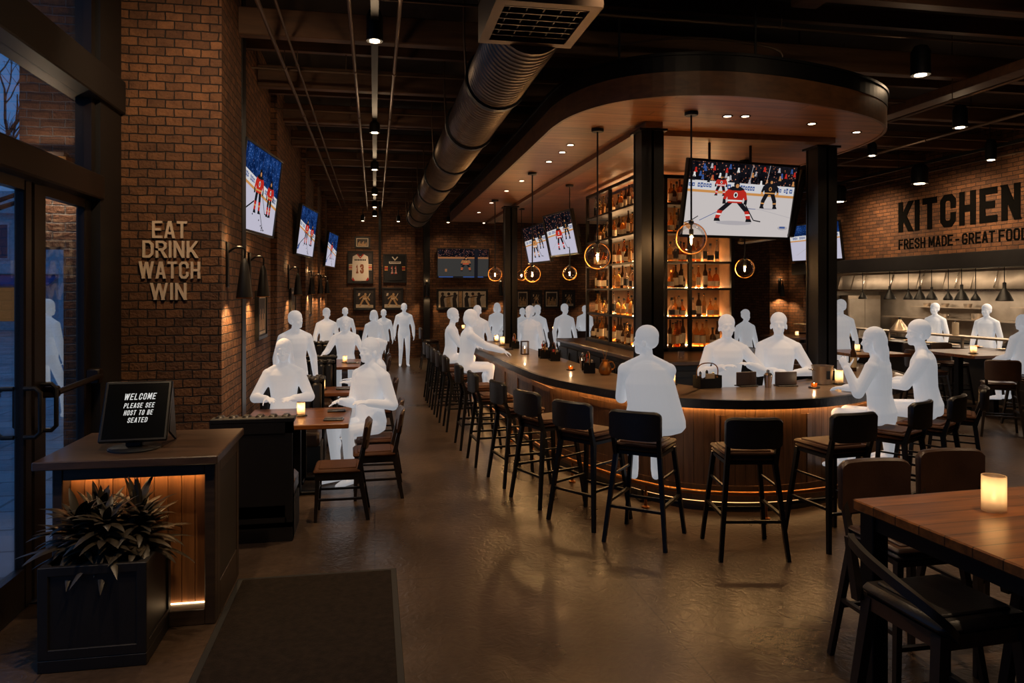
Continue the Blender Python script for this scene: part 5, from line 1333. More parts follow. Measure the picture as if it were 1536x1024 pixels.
# ---- high tables and stools on the kitchen side and at the back
T2 = [(9.6, 10.9, 10.35, 11.7, 'walnut high table with candle in front of the kitchen pass'), (7.9, 8.9, 10.9, 12.0, 'walnut high table just past the bar, under the tall standing man'),
      (9.2, 10.4, 15.2, 16.4, 'walnut high table with candle beyond the kitchen-side post'), (6.9, 8.0, 14.6, 15.6, 'walnut high table behind the two barmen'), (4.0, 5.4, 18.2, 19.0, 'long high table behind the bar near the picture row'), (1.9, 3.0, 19.6, 20.6, 'dark high table below the long framed pictures'), (-.9, .1, 21.2, 22.0, 'small high table at the back below the jersey frames')]
for k, (x0, x1, y0, y1, lb) in enumerate(T2): table(x0, x1, y0, y1, 1.05, lb, name='high_table', grp='far walnut high tables')
candle(9.95, 10.75, 1.051, 'candle glass on the high table in front of the kitchen pass', .05, .12, 1.0)
candle(9.75, 15.7, 1.051, 'candle glass on the high table beyond the kitchen-side post', .04, .1, .8)
candle(8.3, 11.5, 1.051, 'candle glass on the high table under the tall standing man', .045, .11, .8)
candle(2.4, 20.1, 1.051, 'candle glass on the dark high table below the long pictures', .04, .12, .8)
candle(4.6, 18.6, 1.051, 'candle glass on the long high table near the picture row', .04, .12, .8)
for k, (x, y, a, lb) in enumerate(((9.0, 9.25, -35, 'brown wooden high stool facing the table before the kitchen pass'), (10.05, 9.75, -5, 'brown high stool under the diner at the picture edge'), (10.1, 12.1, 180, 'brown high stool on the kitchen side of the candle high table'), (10.7, 12.1, 178, 'brown high stool beside the other on the kitchen side of the candle high table'), (9.2, 10.9, -90, 'brown high stool on the bar side of the candle high table'),
                                   (7.5, 11.4, -90, 'brown high stool between bar end and its high table'), (8.05, 12.35, 180, 'brown high stool behind the tall standing man'), (8.8, 15.8, -90, 'brown high stool at the far kitchen-side table'), (7.2, 14.2, 0, 'brown high stool behind the two barmen'), (4.4, 17.8, 0, 'brown high stool at the long table near the picture row'), (5.0, 17.8, 0, 'second brown high stool at the long table near the picture row'), (1.5, 20.1, -90, 'brown high stool at the dark table below the long pictures'), (2.45, 19.2, 0, 'brown high stool in front of the dark table below the long pictures'), (5.9, 20.2, 163, 'brown high stool under the guest glimpsed beside the shelf tower'), (3.25, 19.5, 163, 'brown high stool under the far guest below the long pictures'))):
    dup(hs, (x, y, 0), R(a), lb, 'brown stools round the far high tables')

# ================================================================ OPEN KITCHEN
o = thing('kitchen_pass', 'long pass counter with steel ledge along the open kitchen', 'counter', (0, 0, 0))
MB().box(11.35, 11.75, 9.02, 18.15, 0, .95, .01).build('base', M['dark_panel'], o)
MB().box(11.25, 11.8, 9.02, 18.15, .95, 1.0, .008).build('worktop', M['wood_dark'], o)
MB().box(11.16, 11.5, 9.02, 18.15, 1.20, 1.235, .006).build('ledge', M['steel'], o)
for k in range(9): MB().box(11.36, 11.40, 9.4+k*1.05, 9.44+k*1.05, 1.0, 1.2).build('ledge_post', M['steel'], o)
o = thing('extractor_hood', 'long stainless extractor hood above the kitchen range', 'hood', (0, 0, 0))
b = MB(); rg = []
for y in (9.3, 17.9): rg.append([(12.2, y, 2.14), (13.75, y, 2.13), (13.75, y, 2.85), (12.40, y, 2.85)])
b.ring_loft(rg); b.build('hood_shell', M['steel'], o)
rh = random.Random(4)
for k in range(11):
    y0_ = 9.3+k*8.6/11; y1_ = y0_+8.6/11-.012; a_, b_, c_, d_ = (rh.uniform(-.035, .035) for _ in range(4))
    MB().ring_loft([[(12.15+a_*.5, y0_, 2.15), (12.19, y0_, 2.15), (12.38, y0_, 2.84), (12.35+b_, y0_, 2.84)], [(12.15+c_*.5, y1_, 2.15), (12.19, y1_, 2.15), (12.38, y1_, 2.84), (12.35+d_, y1_, 2.84)]]).build('hood_panel', M['steel'], o)
for k in range(9): MB().bar((12.135, 9.6+k, 2.17), (12.33, 9.6+k, 2.83), .014, .03, side=(0, 1, 0)).build('seam_strip', M['chrome'], o)
MB().box(12.11, 12.17, 9.3, 17.9, 2.10, 2.15, .006).build('lip', M['chrome'], o)
MB().box(12.9, 13.1, 9.6, 17.6, 2.112, 2.126).build('hood_light', M['hoodlight'], o)
q = thing('pass_light_rail', 'slim lit rail under the dark band, washing the extractor hood', 'light rail', (11.84, 0, 2.5))
MB().box(-.03, .03, 9.3, 17.9, 0, .05).build('rail', M['steel'], q); MB().box(.031, .036, 9.4, 17.8, .008, .035).build('rail_lens', M['hoodlight'], q)
for k in range(3): lamp('AREA', PASS_W, (.05, 10.8+2.7*k, .02), q, col=(1, .76, .52), size=(2.4, .06), target=(1, 10.8+2.7*k, -.12), name='rail_lamp')
for k in range(3): lamp('AREA', HOOD_W, (12.9, 10.8+2.7*k, 2.10), o, col=(1, .76, .52), size=(1.0, 2.2), target=None, name='hood_lamp')
def heat_lamp(x, y, z, label, s=1.0):
    o = thing('heat_lamp_pendant', label, 'heat lamp', (x, y, z), 0, 'black heat lamps over the kitchen pass')
    MB().lathe([(.125*s, 0), (.13*s, .015), (.115*s, .05), (.075*s, .13*s), (.04*s, .19*s), (.028*s, .21*s), (.028*s, .3*s), (.008, .31*s)], 20, cap=False).build('shade', M['black_paint'], o, True)
    MB().tube([(0, 0, .3*s), (0, 0, 2.86-z)], .008, 6).build('cord', M['black_paint'], o)
    MB().ball((0, 0, .05), .035, 10).build('bulb', M['lens'], o, True)
    lamp('SPOT', 9, (0, 0, .005), o, spot=120, col=(1, .68, .38), size=.04, name='heat_bulb')
for k, (y, s) in enumerate(((15.9, .75), (14.95, 1), (14.35, .8), (14.0, .95), (13.66, .9), (13.2, .75), (12.85, 1.05), (12.5, .7), (11.83, 1.15))):
    heat_lamp(11.62, y, 1.92, '%s black bell heat lamp over the pass counted from the post side' % ORD[k], s)
o = thing('cooking_range', 'stainless cooking range below the extractor hood', 'range', (0, 0, 0))
MB().box(13.0, 13.78, 9.4, 17.8, 0.02, .92, .01).build('range_body', M['steel_dull'], o)
MB().box(13.0, 13.6, 9.5, 17.7, .92, .95).build('cooktop', M['black_steel'], o)
MB().box(13.45, 13.79, 9.6, 17.6, 1.42, 1.45).box(13.74, 13.79, 9.6, 17.6, .95, 1.45).build('back_shelf', M['steel'], o)
MB().box(13.5, 13.79, 10.2, 13.6, 1.74, 1.765).box(13.5, 13.79, 14.4, 16.6, 1.70, 1.725).build('wall_shelf', M['steel'], o)
for k in range(14): MB().tube([(12.98, 9.8+k*.58, .8), (12.95, 9.8+k*.58, .8)], .025, 10).build('knob', M['black_paint'], o, True)
o = thing('prep_counter', 'stainless prep counter standing behind the kitchen pass', 'counter', (0, 0, 0))
MB().box(12.3, 12.32, 9.5, 9.52, 0, .01).box(11.8, 12.0, 9.1, 18.1, .9, .94, .004).build('worktop', M['steel'], o)
for k in range(6): MB().box(11.86, 11.9, 9.3+k*1.7, 9.34+k*1.7, 0, .9).build('leg', M['steel'], o)
def shelfunit(y0, y1, label):
    o = thing('steel_rack', label, 'rack', (13.3, 0, 0), 0, 'steel racks in the kitchen')
    for z in (1.0, 1.5, 1.8): MB().box(0.0, .42, y0, y1, z, z+.025).build('rack_shelf', M['steel'], o)
    for yy in (y0+.02, y1-.02): MB().tube([(.02, yy, .955), (.02, yy, 1.95)], .013, 6).tube([(.4, yy, .955), (.4, yy, 1.95)], .013, 6).build('rack_post', M['chrome'], o)
o = thing('steel_cabinet', 'tall stainless kitchen cabinet at the post-side end of the kitchen', 'cabinet', (13.1, 17.95, 0))
MB().box(-.5, .5, -.1, .2, 0, 2.0, .01).build('cabinet_body', M['steel'], o); MB().box(-.48, 0, -.115, -.1, .1, 1.9, .006).build('door', M['steel_dull'], o); MB().box(.01, .48, -.115, -.1, .1, 1.9, .006).build('door', M['steel_dull'], o)
def pot(x, y, z, r, h, label, mt='steel'):
    o = thing('stock_pot', label, 'pot', (x, y, z), 0, 'pots and pans in the kitchen')
    MB().lathe([(r*.95, 0), (r, .01), (r, h), (r*1.04, h+.004), (r*.96, h), (r*.93, .02), (.01, .02)], 18, cap=False).build('pot_body', M[mt], o, True)
    for s in (-1, 1): MB().tube(catmull([(0, s*r, h*.75), (0, s*(r+.04), h*.78), (.05, s*(r+.04), h*.78), (.05, s*r*.86, h*.75)], 3), .007, 6).build('handle', M['chrome'], o, True)
for k, (x, y, r, h) in enumerate(((13.25, 16.6, .14, .2), (13.3, 15.8, .18, .12), (13.25, 13.9, .15, .22), (13.3, 13.2, .13, .12), (13.25, 12.5, .16, .2), (13.3, 11.9, .2, .14), (13.3, 11.3, .14, .2))):
    pot(x, y, .951, r, h, '%s steel pot on the range counted from the post side' % ORD[k])
for k, (y, r, h) in enumerate(((15.6, .1, .1), (14.6, .12, .14), (12.6, .1, .12), (11.6, .12, .1), (10.9, .09, .15))):
    pot(13.62, y, 1.451, r, h, '%s small pan on the range back shelf counted from the post side' % ORD[k])
o = thing('countertop_oven', 'steel countertop oven with dark glass door at the picture-edge end of the range', 'oven', (13.36, 10.62, .951))
MB().box(-.28, .3, -.36, .36, 0, .46, .012).build('oven_body', M['steel'], o); MB().box(-.292, -.28, -.32, .2, .06, .42, .004).build('door', M['screen_black'], o); MB().tube([(-.31, -.3, .4), (-.31, .18, .4)], .01, 8).build('handle', M['chrome'], o)
for k in range(3): MB().tube([(-.28, .28, .12+.12*k), (-.3, .28, .12+.12*k)], .02, 10).build('knob', M['black_paint'], o)
for k, y in enumerate((12.0, 12.6, 13.1, 14.9, 15.6, 16.2)):
    q = MB().lathe([(.07, 0), (.09, .06), (.092, .09), (.086, .09), (.06, .012)], 14, cap=False).build('mixing_bowl', M['steel'], None, True, loc=(13.64, y, 1.766 if y < 14 else 1.726))
    tag(q, '%s steel bowl on the upper kitchen shelf counted from the picture edge' % ORD[k], 'bowl', 'steel bowls on the upper kitchen shelf')
o = thing('steel_funnel', 'large upside-down steel cone strainer on the pass ledge', 'strainer', (11.36, 14.3, 1.236))
MB().lathe([(.2, 0), (.205, .01), (.19, .03), (.04, .24), (.03, .25), (.001, .25)], 24).build('cone', M['steel'], o, True); MB().tube([(0, 0, .25), (0, 0, .3)], .025, 10).build('grip', M['black_paint'], o, True)
r5 = random.Random(5)
for k in range(10):
    y = 10.6+k*.62
    o = thing('plate', '%s white plate on the pass worktop counted from the picture edge' % (ORD+['tenth'])[k], 'plate', (11.6, y, 1.001), 0, 'plates waiting on the pass worktop')
    MB().lathe([(.06, 0), (.065, .006), (.13, .018), (.13, .022), (.06, .01), (.001, .01)], 20).build('dish', M['paper'], o, True)
    if k % 3 == 0: MB().ball((0, 0, .025), .05, 10, sc=(1.2, 1, .5)).build('food', M['brass'], o, True)
o = thing('upright_roll', 'white upright paper roll on the pass ledge beside the chef', 'paper roll', (11.36, 12.72, 1.236)); MB().lathe([(.06, 0), (.06, .25), (.02, .25), (.02, .2)], 18).build('paper', M['paper'], o, True); MB().lathe([(.012, 0), (.012, .29), (.001, .3)], 10).build('spindle', M['chrome'], o, True)
# black barrel spotlights washing the kitchen sign, plus the others on that side
can_light(2.2, 3.3, 4.36, .075, .22, 'added can spotlight tilted onto the curved canopy nose', None, 28, spot=90, target=(.6, 2.6, -.45), ztop=4.72)  # unseen spot added to light the canopy fascia
can_light(4.6, 3.5, 4.36, .075, .22, 'second added can spotlight tilted onto the canopy nose', None, 28, spot=90, target=(-.2, 2.6, -.45), ztop=4.72)  # another unseen spot added for the fascia
can_light(5.61, 6.75, 4.36, .095, .3, 'black can spotlight beside the canopy tip, closest to the camera', 'kitchen-side spotlights', SPOT_R, spot=80)
can_light(7.94, 8.81, 4.36, .095, .3, 'black can spotlight between canopy and kitchen sign', 'kitchen-side spotlights', SPOT_R, spot=80)
can_light(8.15, 10.91, 4.36, .075, .22, 'black can spotlight peeking past the canopy edge', 'kitchen-side spotlights', SPOT_R, spot=80)
can_light(10.2, 12.3, 4.15, .15, .36, 'big barrel spotlight aimed at the middle of the kitchen sign', 'kitchen sign spotlights', SPOT_SIGN, target=(.9, .2, -.75), spot=125)
can_light(10.3, 14.9, 4.12, .15, .36, 'big barrel spotlight aimed at the first letter of the kitchen sign', 'kitchen sign spotlights', SPOT_SIGN, target=(.9, .1, -.75), spot=125)
can_light(10.15, 10.6, 4.3, .085, .34, 'slim tall can spotlight near the last letter of the kitchen sign', 'kitchen sign spotlights', SPOT_SIGN, target=(.9, .2, -.75), spot=125)
can_light(10.3, 17.3, 4.2, .09, .22, 'small spotlight over the hockey TV on the kitchen wall', 'kitchen sign spotlights', SPOT_SIGN*.5, target=(.9, 0, -.7), spot=90)
tr = MB().box(10.2, 10.26, 8, 21, 4.5, 4.55)
for k in range(6): tr.box(10.225, 10.235, 8.5+k*2.2, 8.51+k*2.2, 4.55, 5.25)
tag(tr.build('hanging_light_track', M['black_paint']), 'black lighting track running before the kitchen sign wall', 'light track')
for k, (x, lb) in enumerate(((-.35, 'small spotlight over the white jersey frame'), (.7, 'small spotlight over the black jersey frame'), (2.2, 'small spotlight over one end of the wide back TV'), (3.3, 'small spotlight over the other end of the wide back TV'), (5.2, 'small spotlight over the dark picture row'), (7.8, 'small spotlight over the back wall past the picture row'))):
    can_light(x, 22.3, 4.2, .06, .18, lb, 'small back wall spotlights', SPOT_BACK, target=(0, .9, -.9), spot=75, name='picture_spotlight')
can_light(-1.25, 3.7, 4.36, .075, .22, 'added can spotlight over the host stand', None, 170, spot=75, target=(-.25, .9, -3.2), ztop=4.72)  # unseen spot added to brighten the host stand
can_light(-1.05, 5.3, 4.35, .06, .18, 'small spotlight washing the raised letters on the brick pier', None, SPOT_PIER, target=(-.45, 1.7, -1.1), spot=120, name='picture_spotlight', ztop=4.72)
# ================================================================ PEOPLE (blank white figures with added glow)
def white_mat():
    m, nt, out = _nt('white_figure_added_glow'); b = N(nt, 'ShaderNodeBsdfPrincipled', Roughness=0.75)
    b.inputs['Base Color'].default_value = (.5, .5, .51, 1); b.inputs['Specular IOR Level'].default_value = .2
    b.inputs['Emission Color'].default_value = (.93, .95, 1, 1); b.inputs['Emission Strength'].default_value = FIG_GLOW  # emission added so the figures stay white in the dim room
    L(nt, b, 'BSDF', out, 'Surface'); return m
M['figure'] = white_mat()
def remesh(b, name, vox, parent, smooth_it=3):
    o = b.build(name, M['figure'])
    md = o.modifiers.new('r', 'REMESH'); md.mode = 'VOXEL'; md.voxel_size = vox; md.use_smooth_shade = True
    ms = o.modifiers.new('s', 'SMOOTH'); ms.factor = .5; ms.iterations = smooth_it
    dg = bpy.context.evaluated_depsgraph_get(); dg.update()
    me = bpy.data.meshes.new_from_object(o.evaluated_get(dg)); o.modifiers.clear(); old = o.data
    o.data = me; bpy.data.meshes.remove(old); me.name = name
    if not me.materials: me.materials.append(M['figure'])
    me.polygons.foreach_set('use_smooth', [True]*len(me.polygons))
    if parent: o.parent = parent
    return o
def cap(b, p0, p1, r0, r1, n=12):
    p0, p1 = Vector(p0), Vector(p1); t = (p1-p0)
    if t.length < 1e-5: return
    t.normalize(); a = t.orthogonal().normalized(); c = t.cross(a); rings = []
    def rg(P, r): return [tuple(P+a*r*math.cos(2*math.pi*k/n)+c*r*math.sin(2*math.pi*k/n)) for k in range(n)]
    for k in range(4): f = k/4*math.pi/2; rings.append(rg(p0-t*r0*math.cos(f), max(1e-4, r0*math.sin(f))))
    rings += [rg(p0, r0), rg(p1, r1)]
    for k in range(1, 5): f = k/4*math.pi/2; rings.append(rg(p1+t*r1*math.sin(f), max(1e-4, r1*math.cos(f))))
    b.ring_loft(rings)
def ell(b, c, r, rot=None, n=16):
    q = MB(); q.ball((0, 0, 0), 1, n, sc=r); Mx = Matrix.Translation(c) @ (rot.to_4x4() if rot else Matrix())
    b.add([tuple(Mx @ Vector(v)) for v in q.v], q.f)
def ik(a, w, l1, l2, pole):
    a, w = Vector(a), Vector(w); d = w-a; L_ = d.length
    if L_ > (l1+l2)*.985: w = a+d.normalized()*(l1+l2)*.985; d = w-a; L_ = d.length
    x = (l1*l1-l2*l2+L_*L_)/(2*L_); h = math.sqrt(max(0, l1*l1-x*x)); t = d.normalized(); p = Vector(pole); p = (p-t*p.dot(t)).normalized()
    return a+t*x+p*h, w
def hand(b, w, d, inward, k, curl=.35, grip=False):
    """palm, four unequal fingers and a thumb, from wrist w along d"""
    d = d.normalized(); n = (inward-d*inward.dot(d)).normalized(); s = d.cross(n)     # n: palm faces this way
    rot = Matrix((s, d, n)).transposed()
    ell(b, w+d*.048*k, (.040*k, .055*k, .017*k), rot)
    for i, (off, ln) in enumerate(((-.030, .066), (-.010, .078), (.010, .074), (.030, .058))):
        p = w+d*(.092 if i in (1, 2) else .084)*k+s*off*k; q = d+s*off*3.0; q.normalize()
        for j, f in enumerate((.45, .31, .24)):
            c = curl*(1.9 if grip else 1)*(.6+.5*j); q = (q*math.cos(c)+n*math.sin(c)).normalized()
            e = p+q*ln*f*k*1.05; cap(b, p, e, (.0092-.0008*j)*k, (.0086-.0008*j)*k, 8); p = e
    th = -1
    p = w+d*.03*k+s*th*.034*k; q = (d*.62+s*th*.72+n*.3).normalized()
    for j, ln in enumerate((.036, .03, .024)):
        e = p+q*ln*k; cap(b, p, e, (.0115-.001*j)*k, (.0105-.001*j)*k, 8); p = e; q = (q+d*.25+n*.18).normalized()
def person(label, x, y, fd, pose='stand', S=1.0, seat=.83, foot=.32, zb=0.0, wl=None, wr=None, hy=0, hp=0, lean=0, hair='short', vox=.013, wide=1.0, fem=False, knees=.37, spread=.11, twist=0, step=0, world_wrists=True, coat=1.0, grp=None, extra=(), cape=(), flare=.32):
    a = face(*fd)
    o = thing('person', label, 'person', (x, y, zb), a, grp)
    inv = Matrix.Rotation(-a, 4, 'Z') @ Matrix.Translation((-x, -y, -zb))
    b = MB(); k = S; W = wide*(.92 if fem else 1.0)
    hz = .93*k if pose == 'stand' else seat+.108*k
    dz = hz-.93*k
    Rx = Matrix.Rotation(R(-lean), 4, 'X'); Rt = Matrix.Rotation(R(twist), 4, 'Z')
    def T(p):      # upper-body frame (standing metrics, unit body) to local
        v = Vector((p[0], p[1], p[2]-.93))*k; return (Rt @ Rx @ v)+Vector((0, 0, hz))
    sect = [(.80, .09, .075, 0), (.86, .158, .108, -.005), (.95, .176 if fem else .170, .122, -.008), (1.03, .158*coat, .112, 0), (1.12, .142*coat, .105, .004), (1.22, .155, .115, .006), (1.32, .172, .12, .0), (1.39, .172, .108, -.006), (1.435, .135, .085, -.012), (1.47, .07, .06, -.012)]
    rings = []
    for z, w, dp, cy in sect:
        rings.append([tuple(T((w*W*math.copysign(abs(math.cos(t))**.85, math.cos(t)), cy+dp*math.copysign(abs(math.sin(t))**.85, math.sin(t)), z))) for t in [2*math.pi*q/20 for q in range(20)]])
    if pose == 'sit': rings = rings[1:]
    b.ring_loft(rings)
    # legs
    for s in (-1, 1):
        hip = Vector((s*.088*k*W, 0, hz-.02*k))
        if pose == 'stand':
            st = step*s; ank = Vector((s*.105*k, st*.24*k, .085*k+(.05*k if st < 0 else 0)))
            kn, ank = ik(hip, ank, .435*k, .42*k, (0, 1, 0))
            fdv = Vector((s*.12, 1, 0 if st >= 0 else -.35)).normalized()
        else:
            kn = Vector((s*spread*k, knees*k, hz-.02*k)); ank = Vector((s*(spread-.015)*k, (knees-.04)*k, max(foot+.085*k, kn.z-.43*k))); fdv = Vector((s*.12, 1, -.12 if ank.z > .2 else 0)).normalized()
        cap(b, hip, kn, (.088 if pose == 'stand' else .082)*k*W, .062*k); cap(b, kn, ank, .062*k, .043*k); cap(b, (kn+ank)/2+Vector((0, -.012*k, .07*k)), (kn+ank)/2, .055*k, .05*k)
        f0 = ank+Vector((0, -.03*k, -.045*k)); f1 = f0+fdv*.11*k; f2 = f0+fdv*.20*k+Vector((0, 0, -.012*k))
        cap(b, ank, f0, .042*k, .036*k); cap(b, f0, f1, .036*k, .036*k); cap(b, f1, f2, .036*k, .024*k)
    # arms
    for s, wr_ in ((-1, wl), (1, wr)):
        sh = T((s*.176*W, -.01, 1.39)); ell(b, sh, (.066*k, .066*k, .066*k))
        cap(b, T((s*.09*W, -.012, 1.41)), sh, .062*k, .062*k); cap(b, T((s*.03, -.014, 1.485)), T((s*.15*W, -.014, 1.42)), .045*k, .05*k)
        if wr_ is None:
            if pose == 'stand': w = T((s*.275, .07, .86)); w = Vector((s*.27*k*max(W, .95), .06*k, hz-.08*k))
            else: w = Vector((s*.16*k, .30*k, hz+.13*k))
        else: w = inv @ Vector(wr_) if world_wrists else Vector(wr_)
        pole = (s*.75, -.7, -.35) if pose == 'stand' else (s*flare, -.55, -.8)
        el, w = ik(sh, w, .285*k, .255*k, pole)
        cap(b, sh, el, .064*k, .054*k); cap(b, el, w, .054*k, .038*k)
        d = (w-el).normalized()
        cap(b, w-d*.02*k, w+d*.02*k, .030*k, .027*k)
        hand(b, w, d, Vector((-s, .2, -.2)) if abs(d.z) > .6 else Vector((-s*.3, 0, -1)), k, .38)
    if cape: b.ring_loft([[tuple(T((cx_+w_*math.cos(t), -.02+d_*math.sin(t), z_))) for t in [2*math.pi*q/24 for q in range(24)]] for z_, cx_, w_, d_ in reversed(cape)])
    for c_, r_ in extra: ell(b, T(c_), tuple(v*k for v in r_))
    # neck + head
    cap(b, T((0, -.012, 1.43)), T((0, .004, 1.56)), .058*k, .05*k)
    hm = Matrix.Translation(T((0, .004, 1.56))) @ Matrix.Rotation(R(hy+twist), 4, 'Z') @ Matrix.Rotation(R(hp-lean*.4), 4, 'X') @ Matrix.Scale(k, 4)
    H = lambda c: tuple(hm @ Vector((c[0], c[1]-.004, c[2]-1.56)))
    r3 = hm.to_3x3().normalized()
    def he(c, r, n=16): ell(b, H(c), tuple(v*k for v in r), r3, n)
    he((0, .008, 1.66), (.076, .096, .094)); he((0, .04, 1.595), (.060, .066, .072)); he((0, .075, 1.553), (.036, .032, .026))
    he((0, .092, 1.662), (.046, .016, .012)); he((0, .108, 1.612), (.016, .020, .014)); cap(b, H((0, .096, 1.652)), H((0, .114, 1.618)), .008*k, .012*k, 8)
    for s in (-1, 1):
        he((s*.080, -.002, 1.615), (.011, .022, .033), 12); he((s*.031, .088, 1.637), (.015, .012, .010), 10); he((s*.042, .072, 1.605), (.022, .022, .02), 10)
    he((0, .099, 1.577), (.024, .011, .007), 10); he((0, .097, 1.565), (.021, .011, .008), 10)
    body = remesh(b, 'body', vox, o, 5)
    # hair
    h = MB()
    def hl(c, r): ell(h, H(c), tuple(v*k for v in r), r3)
    hl((0, -.004, 1.685), (.088, .104, .094))
    if hair == 'long':
        hl((0, -.045, 1.63), (.086, .075, .11)); hl((0, -.075, 1.52), (.088, .05, .13)); hl((0, -.085, 1.42), (.08, .042, .10))
        for s in (-1, 1): hl((s*.072, -.01, 1.60), (.026, .05, .10)); hl((s*.08, -.03, 1.50), (.03, .04, .10))
    elif hair == 'bun': hl((0, -.105, 1.70), (.045, .045, .045)); hl((0, -.04, 1.645), (.08, .066, .08))
    elif hair == 'bob':
        hl((0, -.035, 1.63), (.092, .08, .105))
        for s in (-1, 1): hl((s*.076, -.005, 1.60), (.03, .055, .085))
    else: hl((0, -.03, 1.645), (.079, .073, .075))
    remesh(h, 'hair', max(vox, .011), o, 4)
    return o
FWD = (-.184, -.983)      # towards the camera
# near people
person('man seated on the bar nose stool, back to the room, head turned towards the booths', 2.30, 5.98, (.30, .95), 'sit', 1.02, .84, .33, hy=68, lean=4, vox=.0075, wide=1.02, wl=(2.28, 6.42, 1.18), wr=(2.56, 6.42, 1.18), hair='short', coat=1.1, cape=((1.45, 0, .09, .075), (1.40, .01, .175, .10), (1.28, .025, .21, .135), (1.12, .055, .222, .15), (.98, .085, .232, .158), (.92, .098, .222, .152), (.88, .10, .185, .135), (.855, .10, .10, .08)))
person('long-haired woman at the bar raising one hand to her chin, head turned to the booths', 4.66, 6.10, (-.55, .83), 'sit', .98, .84, .33, hy=38, lean=6, vox=.0075, fem=True, wl=(4.34, 6.16, 1.37), wr=(4.62, 6.58, 1.14), hair='long')
person('man in profile reaching one arm across the bar beside the long-haired woman', 5.38, 6.36, (-.72, .69), 'sit', 1.04, .84, .33, hy=25, lean=7, vox=.0075, wide=1.08, wl=(5.04, 6.64, 1.17), wr=(5.42, 6.86, 1.17))
person('barman facing the room with one raised hand, standing before the bottle shelves', 3.86, 7.60, (-.25, -.97), 'stand', 1.04, vox=.009, wl=(4.0, 7.35, 1.30), wr=(3.68, 7.35, 1.28), hair='short')
person('second barman standing turned aside nearer the kitchen-side post', 4.54, 7.68, (-.5, -.85), 'stand', 1.05, vox=.009, wl=(4.58, 7.40, 1.2), wr=(4.36, 7.46, 1.22), hair='short')
person('long-haired woman sitting at the candle table facing the entrance', -1.05, 8.98, (.0, -1), 'sit', 1.10, .50, .0, vox=.009, fem=True, wl=(-.9, 8.62, .89), wr=(-1.2, 8.62, .89), hair='long', flare=1.0)
person('big diner seated on the third chair of the candle table, elbows by the sides', -.05, 8.42, (-.75, -.66), 'sit', 1.14, .50, .0, vox=.009, wl=(-.06, 8.12, .89), wr=(-.36, 8.28, .89), hair='short', wide=1.05)
person('diner with tied hair seated at the second booth table behind the big diner', .04, 10.38, (-1, -.1), 'sit', 1.0, .50, .0, wl=(-.32, 10.2, .86), wr=(-.32, 10.5, .86), vox=.011, hair='bun', hy=20)
person('man standing between wall and second booth table, arms hanging', -1.12, 10.92, (.35, -.94), 'stand', 1.03, vox=.011, hair='short', zb=.0, hy=40)
person('diner with spread arms leaning on the third booth table, facing the entrance', -.58, 15.25, (0, -1), 'sit', 1.15, .50, .0, vox=.012, wl=(-.2, 14.82, .87), wr=(-.98, 14.8, .87), wide=1.05)
person('guest standing by the wall behind the spread-arm diner', -1.05, 16.75, (.3, -1), 'stand', .98)
person('guest standing below the white jersey frame', -.79, 20.45, (.1, -1), 'stand', .94)
person('bob-haired guest standing in the aisle before the man by the back wall', -.02, 16.75, (-.4, -1), 'stand', .95, fem=True, hair='bob')
person('small far guest seen below the black jersey frame', .24, 20.4, (0, -1), 'stand', .91)
person('man standing alone full length at the end of the aisle', .81, 20.8, (.05, -1), 'stand', 1.0, hair='short')
person('short-haired guest seated at the far bar end, resting on the counter', 1.30, 12.82, (1, -.2), 'sit', 1.02, .845, .33, vox=.011, lean=4, wl=(1.75, 12.98, 1.15), wr=(1.7, 12.6, 1.15), wide=1.08, hy=-20)
person('bob-haired guest leaning forward on the bar beside the short-haired guest', 1.36, 11.22, (1, .1), 'sit', 1.04, .845, .33, vox=.011, lean=8, hair='bob', wl=(2.02, 11.5, 1.16), wr=(1.98, 11.1, 1.16))
person('guest standing just beyond the far bar end behind the seated guests', 2.15, 15.5, (-.3, -1), 'stand', 1.02)
person('far guest seated below the long framed pictures', 3.25, 19.55, (-.3, -1), 'sit', 1.0, .845, .30, hair='bob', fem=True)
person('barman standing inside the bar close to the far post', 2.98, 14.0, (-.7, -.7), 'stand', 1.03, vox=.011, wide=1.12)
person('guest half hidden behind the barman near the far post', 3.98, 19.7, (0, -1), 'stand', .93)
person('guest standing past the far post below the dark picture row', 3.92, 17.55, (.2, -1), 'stand', 1.0)
person('broad guest standing in front of the dark picture row', 4.49, 17.1, (.3, -.95), 'stand', 1.02, wide=1.1)
person('guest seated at the long table, glimpsed beside the shelf tower', 5.9, 20.2, (-.3, -1), 'sit', .95, .80, .30, hair='bun')
person('guest with curly hair standing beyond the shelf tower end', 7.45, 13.85, (.1, -1), 'stand', .98, hair='bun', fem=True)
person('guest standing beside the kitchen-side post, half behind it', 9.85, 14.8, (-.3, -1), 'stand', 1.0)
person('tall man standing between kitchen-side post and pass', 8.75, 12.62, (-.2, -1), 'stand', 1.10, vox=.012, hy=-60)
person('chef in the kitchen behind the reaching man', 12.42, 14.5, (-1, -.3), 'stand', 1.04)
person('chef standing in the kitchen below the last heat lamp', 12.44, 13.1, (-1, -.3), 'stand', 1.04)
person('diner seated at the picture edge by the candle high table', 9.98, 9.82, (-.1, 1), 'sit', 1.0, .79, .30, vox=.012, wide=1.1)
person('woman walking on the street outside the entrance doors', -5.3, 13.3, (.45, .85), 'stand', 1.12, vox=.012, fem=True, hair='short', step=.8, zb=-.01, grp=None)
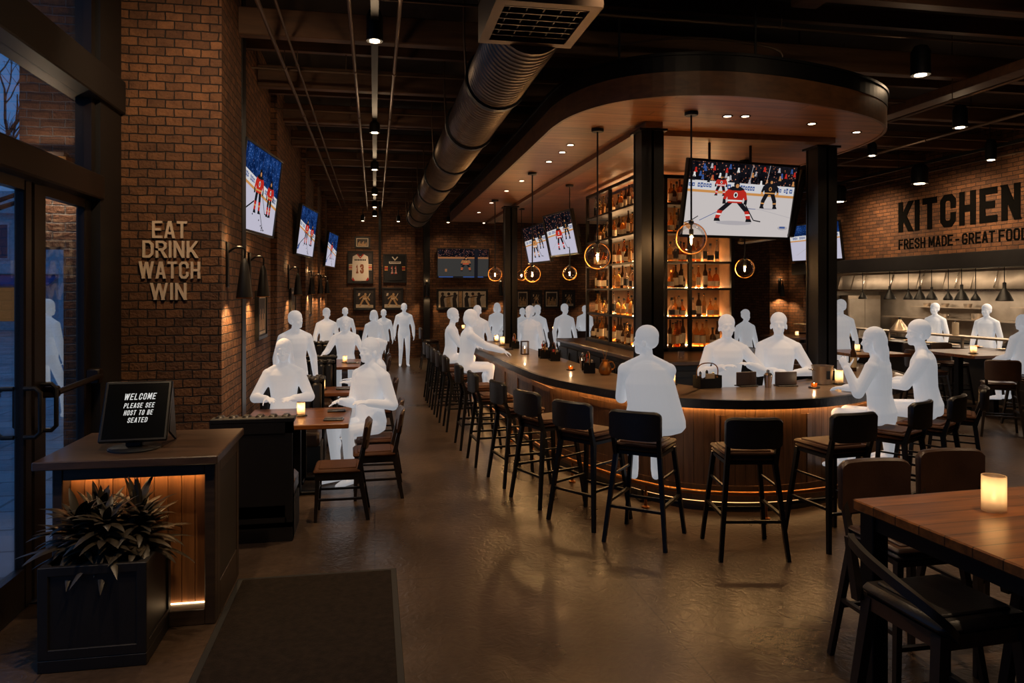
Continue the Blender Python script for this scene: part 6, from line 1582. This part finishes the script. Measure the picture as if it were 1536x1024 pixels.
# ================================================================ LIGHT, WORLD, CAMERA
w = bpy.data.worlds.new('dusk_world'); SC.world = w; w.use_nodes = True
nt = w.node_tree; nt.nodes.clear()
ow = nt.nodes.new('ShaderNodeOutputWorld'); bg = nt.nodes.new('ShaderNodeBackground'); bg.inputs['Strength'].default_value = SKY
tc = nt.nodes.new('ShaderNodeTexCoord'); sx = nt.nodes.new('ShaderNodeSeparateXYZ'); L(nt, tc, 'Generated', sx, 'Vector')
r = ramp(nt, [(0.0, srgb(60, 100, 146)), (0.3, srgb(58, 108, 166)), (0.75, srgb(76, 132, 190))]); L(nt, sx, 'Z', r, 'Fac')
n = N(nt, 'ShaderNodeTexNoise', Scale=3.0, Detail=6.0); L(nt, tc, 'Generated', n, 'Vector')
rc = ramp(nt, [(.45, (.9, .9, .9)), (.75, (1.25, 1.2, 1.15))]); L(nt, n, 'Fac', rc, 'Fac')
mx = N(nt, 'ShaderNodeMixRGB', blend_type='MULTIPLY', Fac=1.0); L(nt, r, 'Color', mx, 'Color1'); L(nt, rc, 'Color', mx, 'Color2')
L(nt, mx, 'Color', bg, 'Color'); L(nt, bg, 'Background', ow, 'Surface')
# ceiling downlights added out of view to brighten entrance, near table and floor
for k, (x, y, lb, E) in enumerate(((.0, 3.2, 'added aisle-track spotlight right over the entrance mat', SPOT_AISLE), (3.4, 2.6, 'added can spotlight hanging over the near high table', SPOT_AISLE*1.5), (7.9, 5.6, 'added can spotlight over the open floor at the kitchen side', SPOT_R), (5.0, 3.9, 'added can spotlight over the floor before the bar nose', SPOT_R*.6), (1.6, 4.6, 'added can spotlight beside the air diffuser', SPOT_R*.5))):
    can_light(x, y, 4.38, .075, .22, lb, None, E, spot=70 if k == 1 else 88, ztop=4.72)
cam = bpy.data.cameras.new('camera'); co = bpy.data.objects.new('camera', cam); COL.objects.link(co)
cam.sensor_width = 36; cam.lens = 36*1100/1536; cam.shift_y = -75/1536; cam.clip_start = .05; cam.clip_end = 300
th = math.atan(206/1100)
co.location = (0, 0, 2.1); co.rotation_euler = (R(90), 0, -th)
SC.camera = co
SC.view_settings.view_transform = 'Standard'; SC.view_settings.look = 'None'; SC.view_settings.gamma = 1; SC.view_settings.use_curve_mapping = False
SC.view_settings.exposure = EXPO
SC.cycles.use_denoising = True
SC.cycles.max_bounces = 8; SC.cycles.transparent_max_bounces = 16
SC.cycles.sample_clamp_indirect = 4.0
SC.cycles.caustics_reflective = False; SC.cycles.caustics_refractive = False
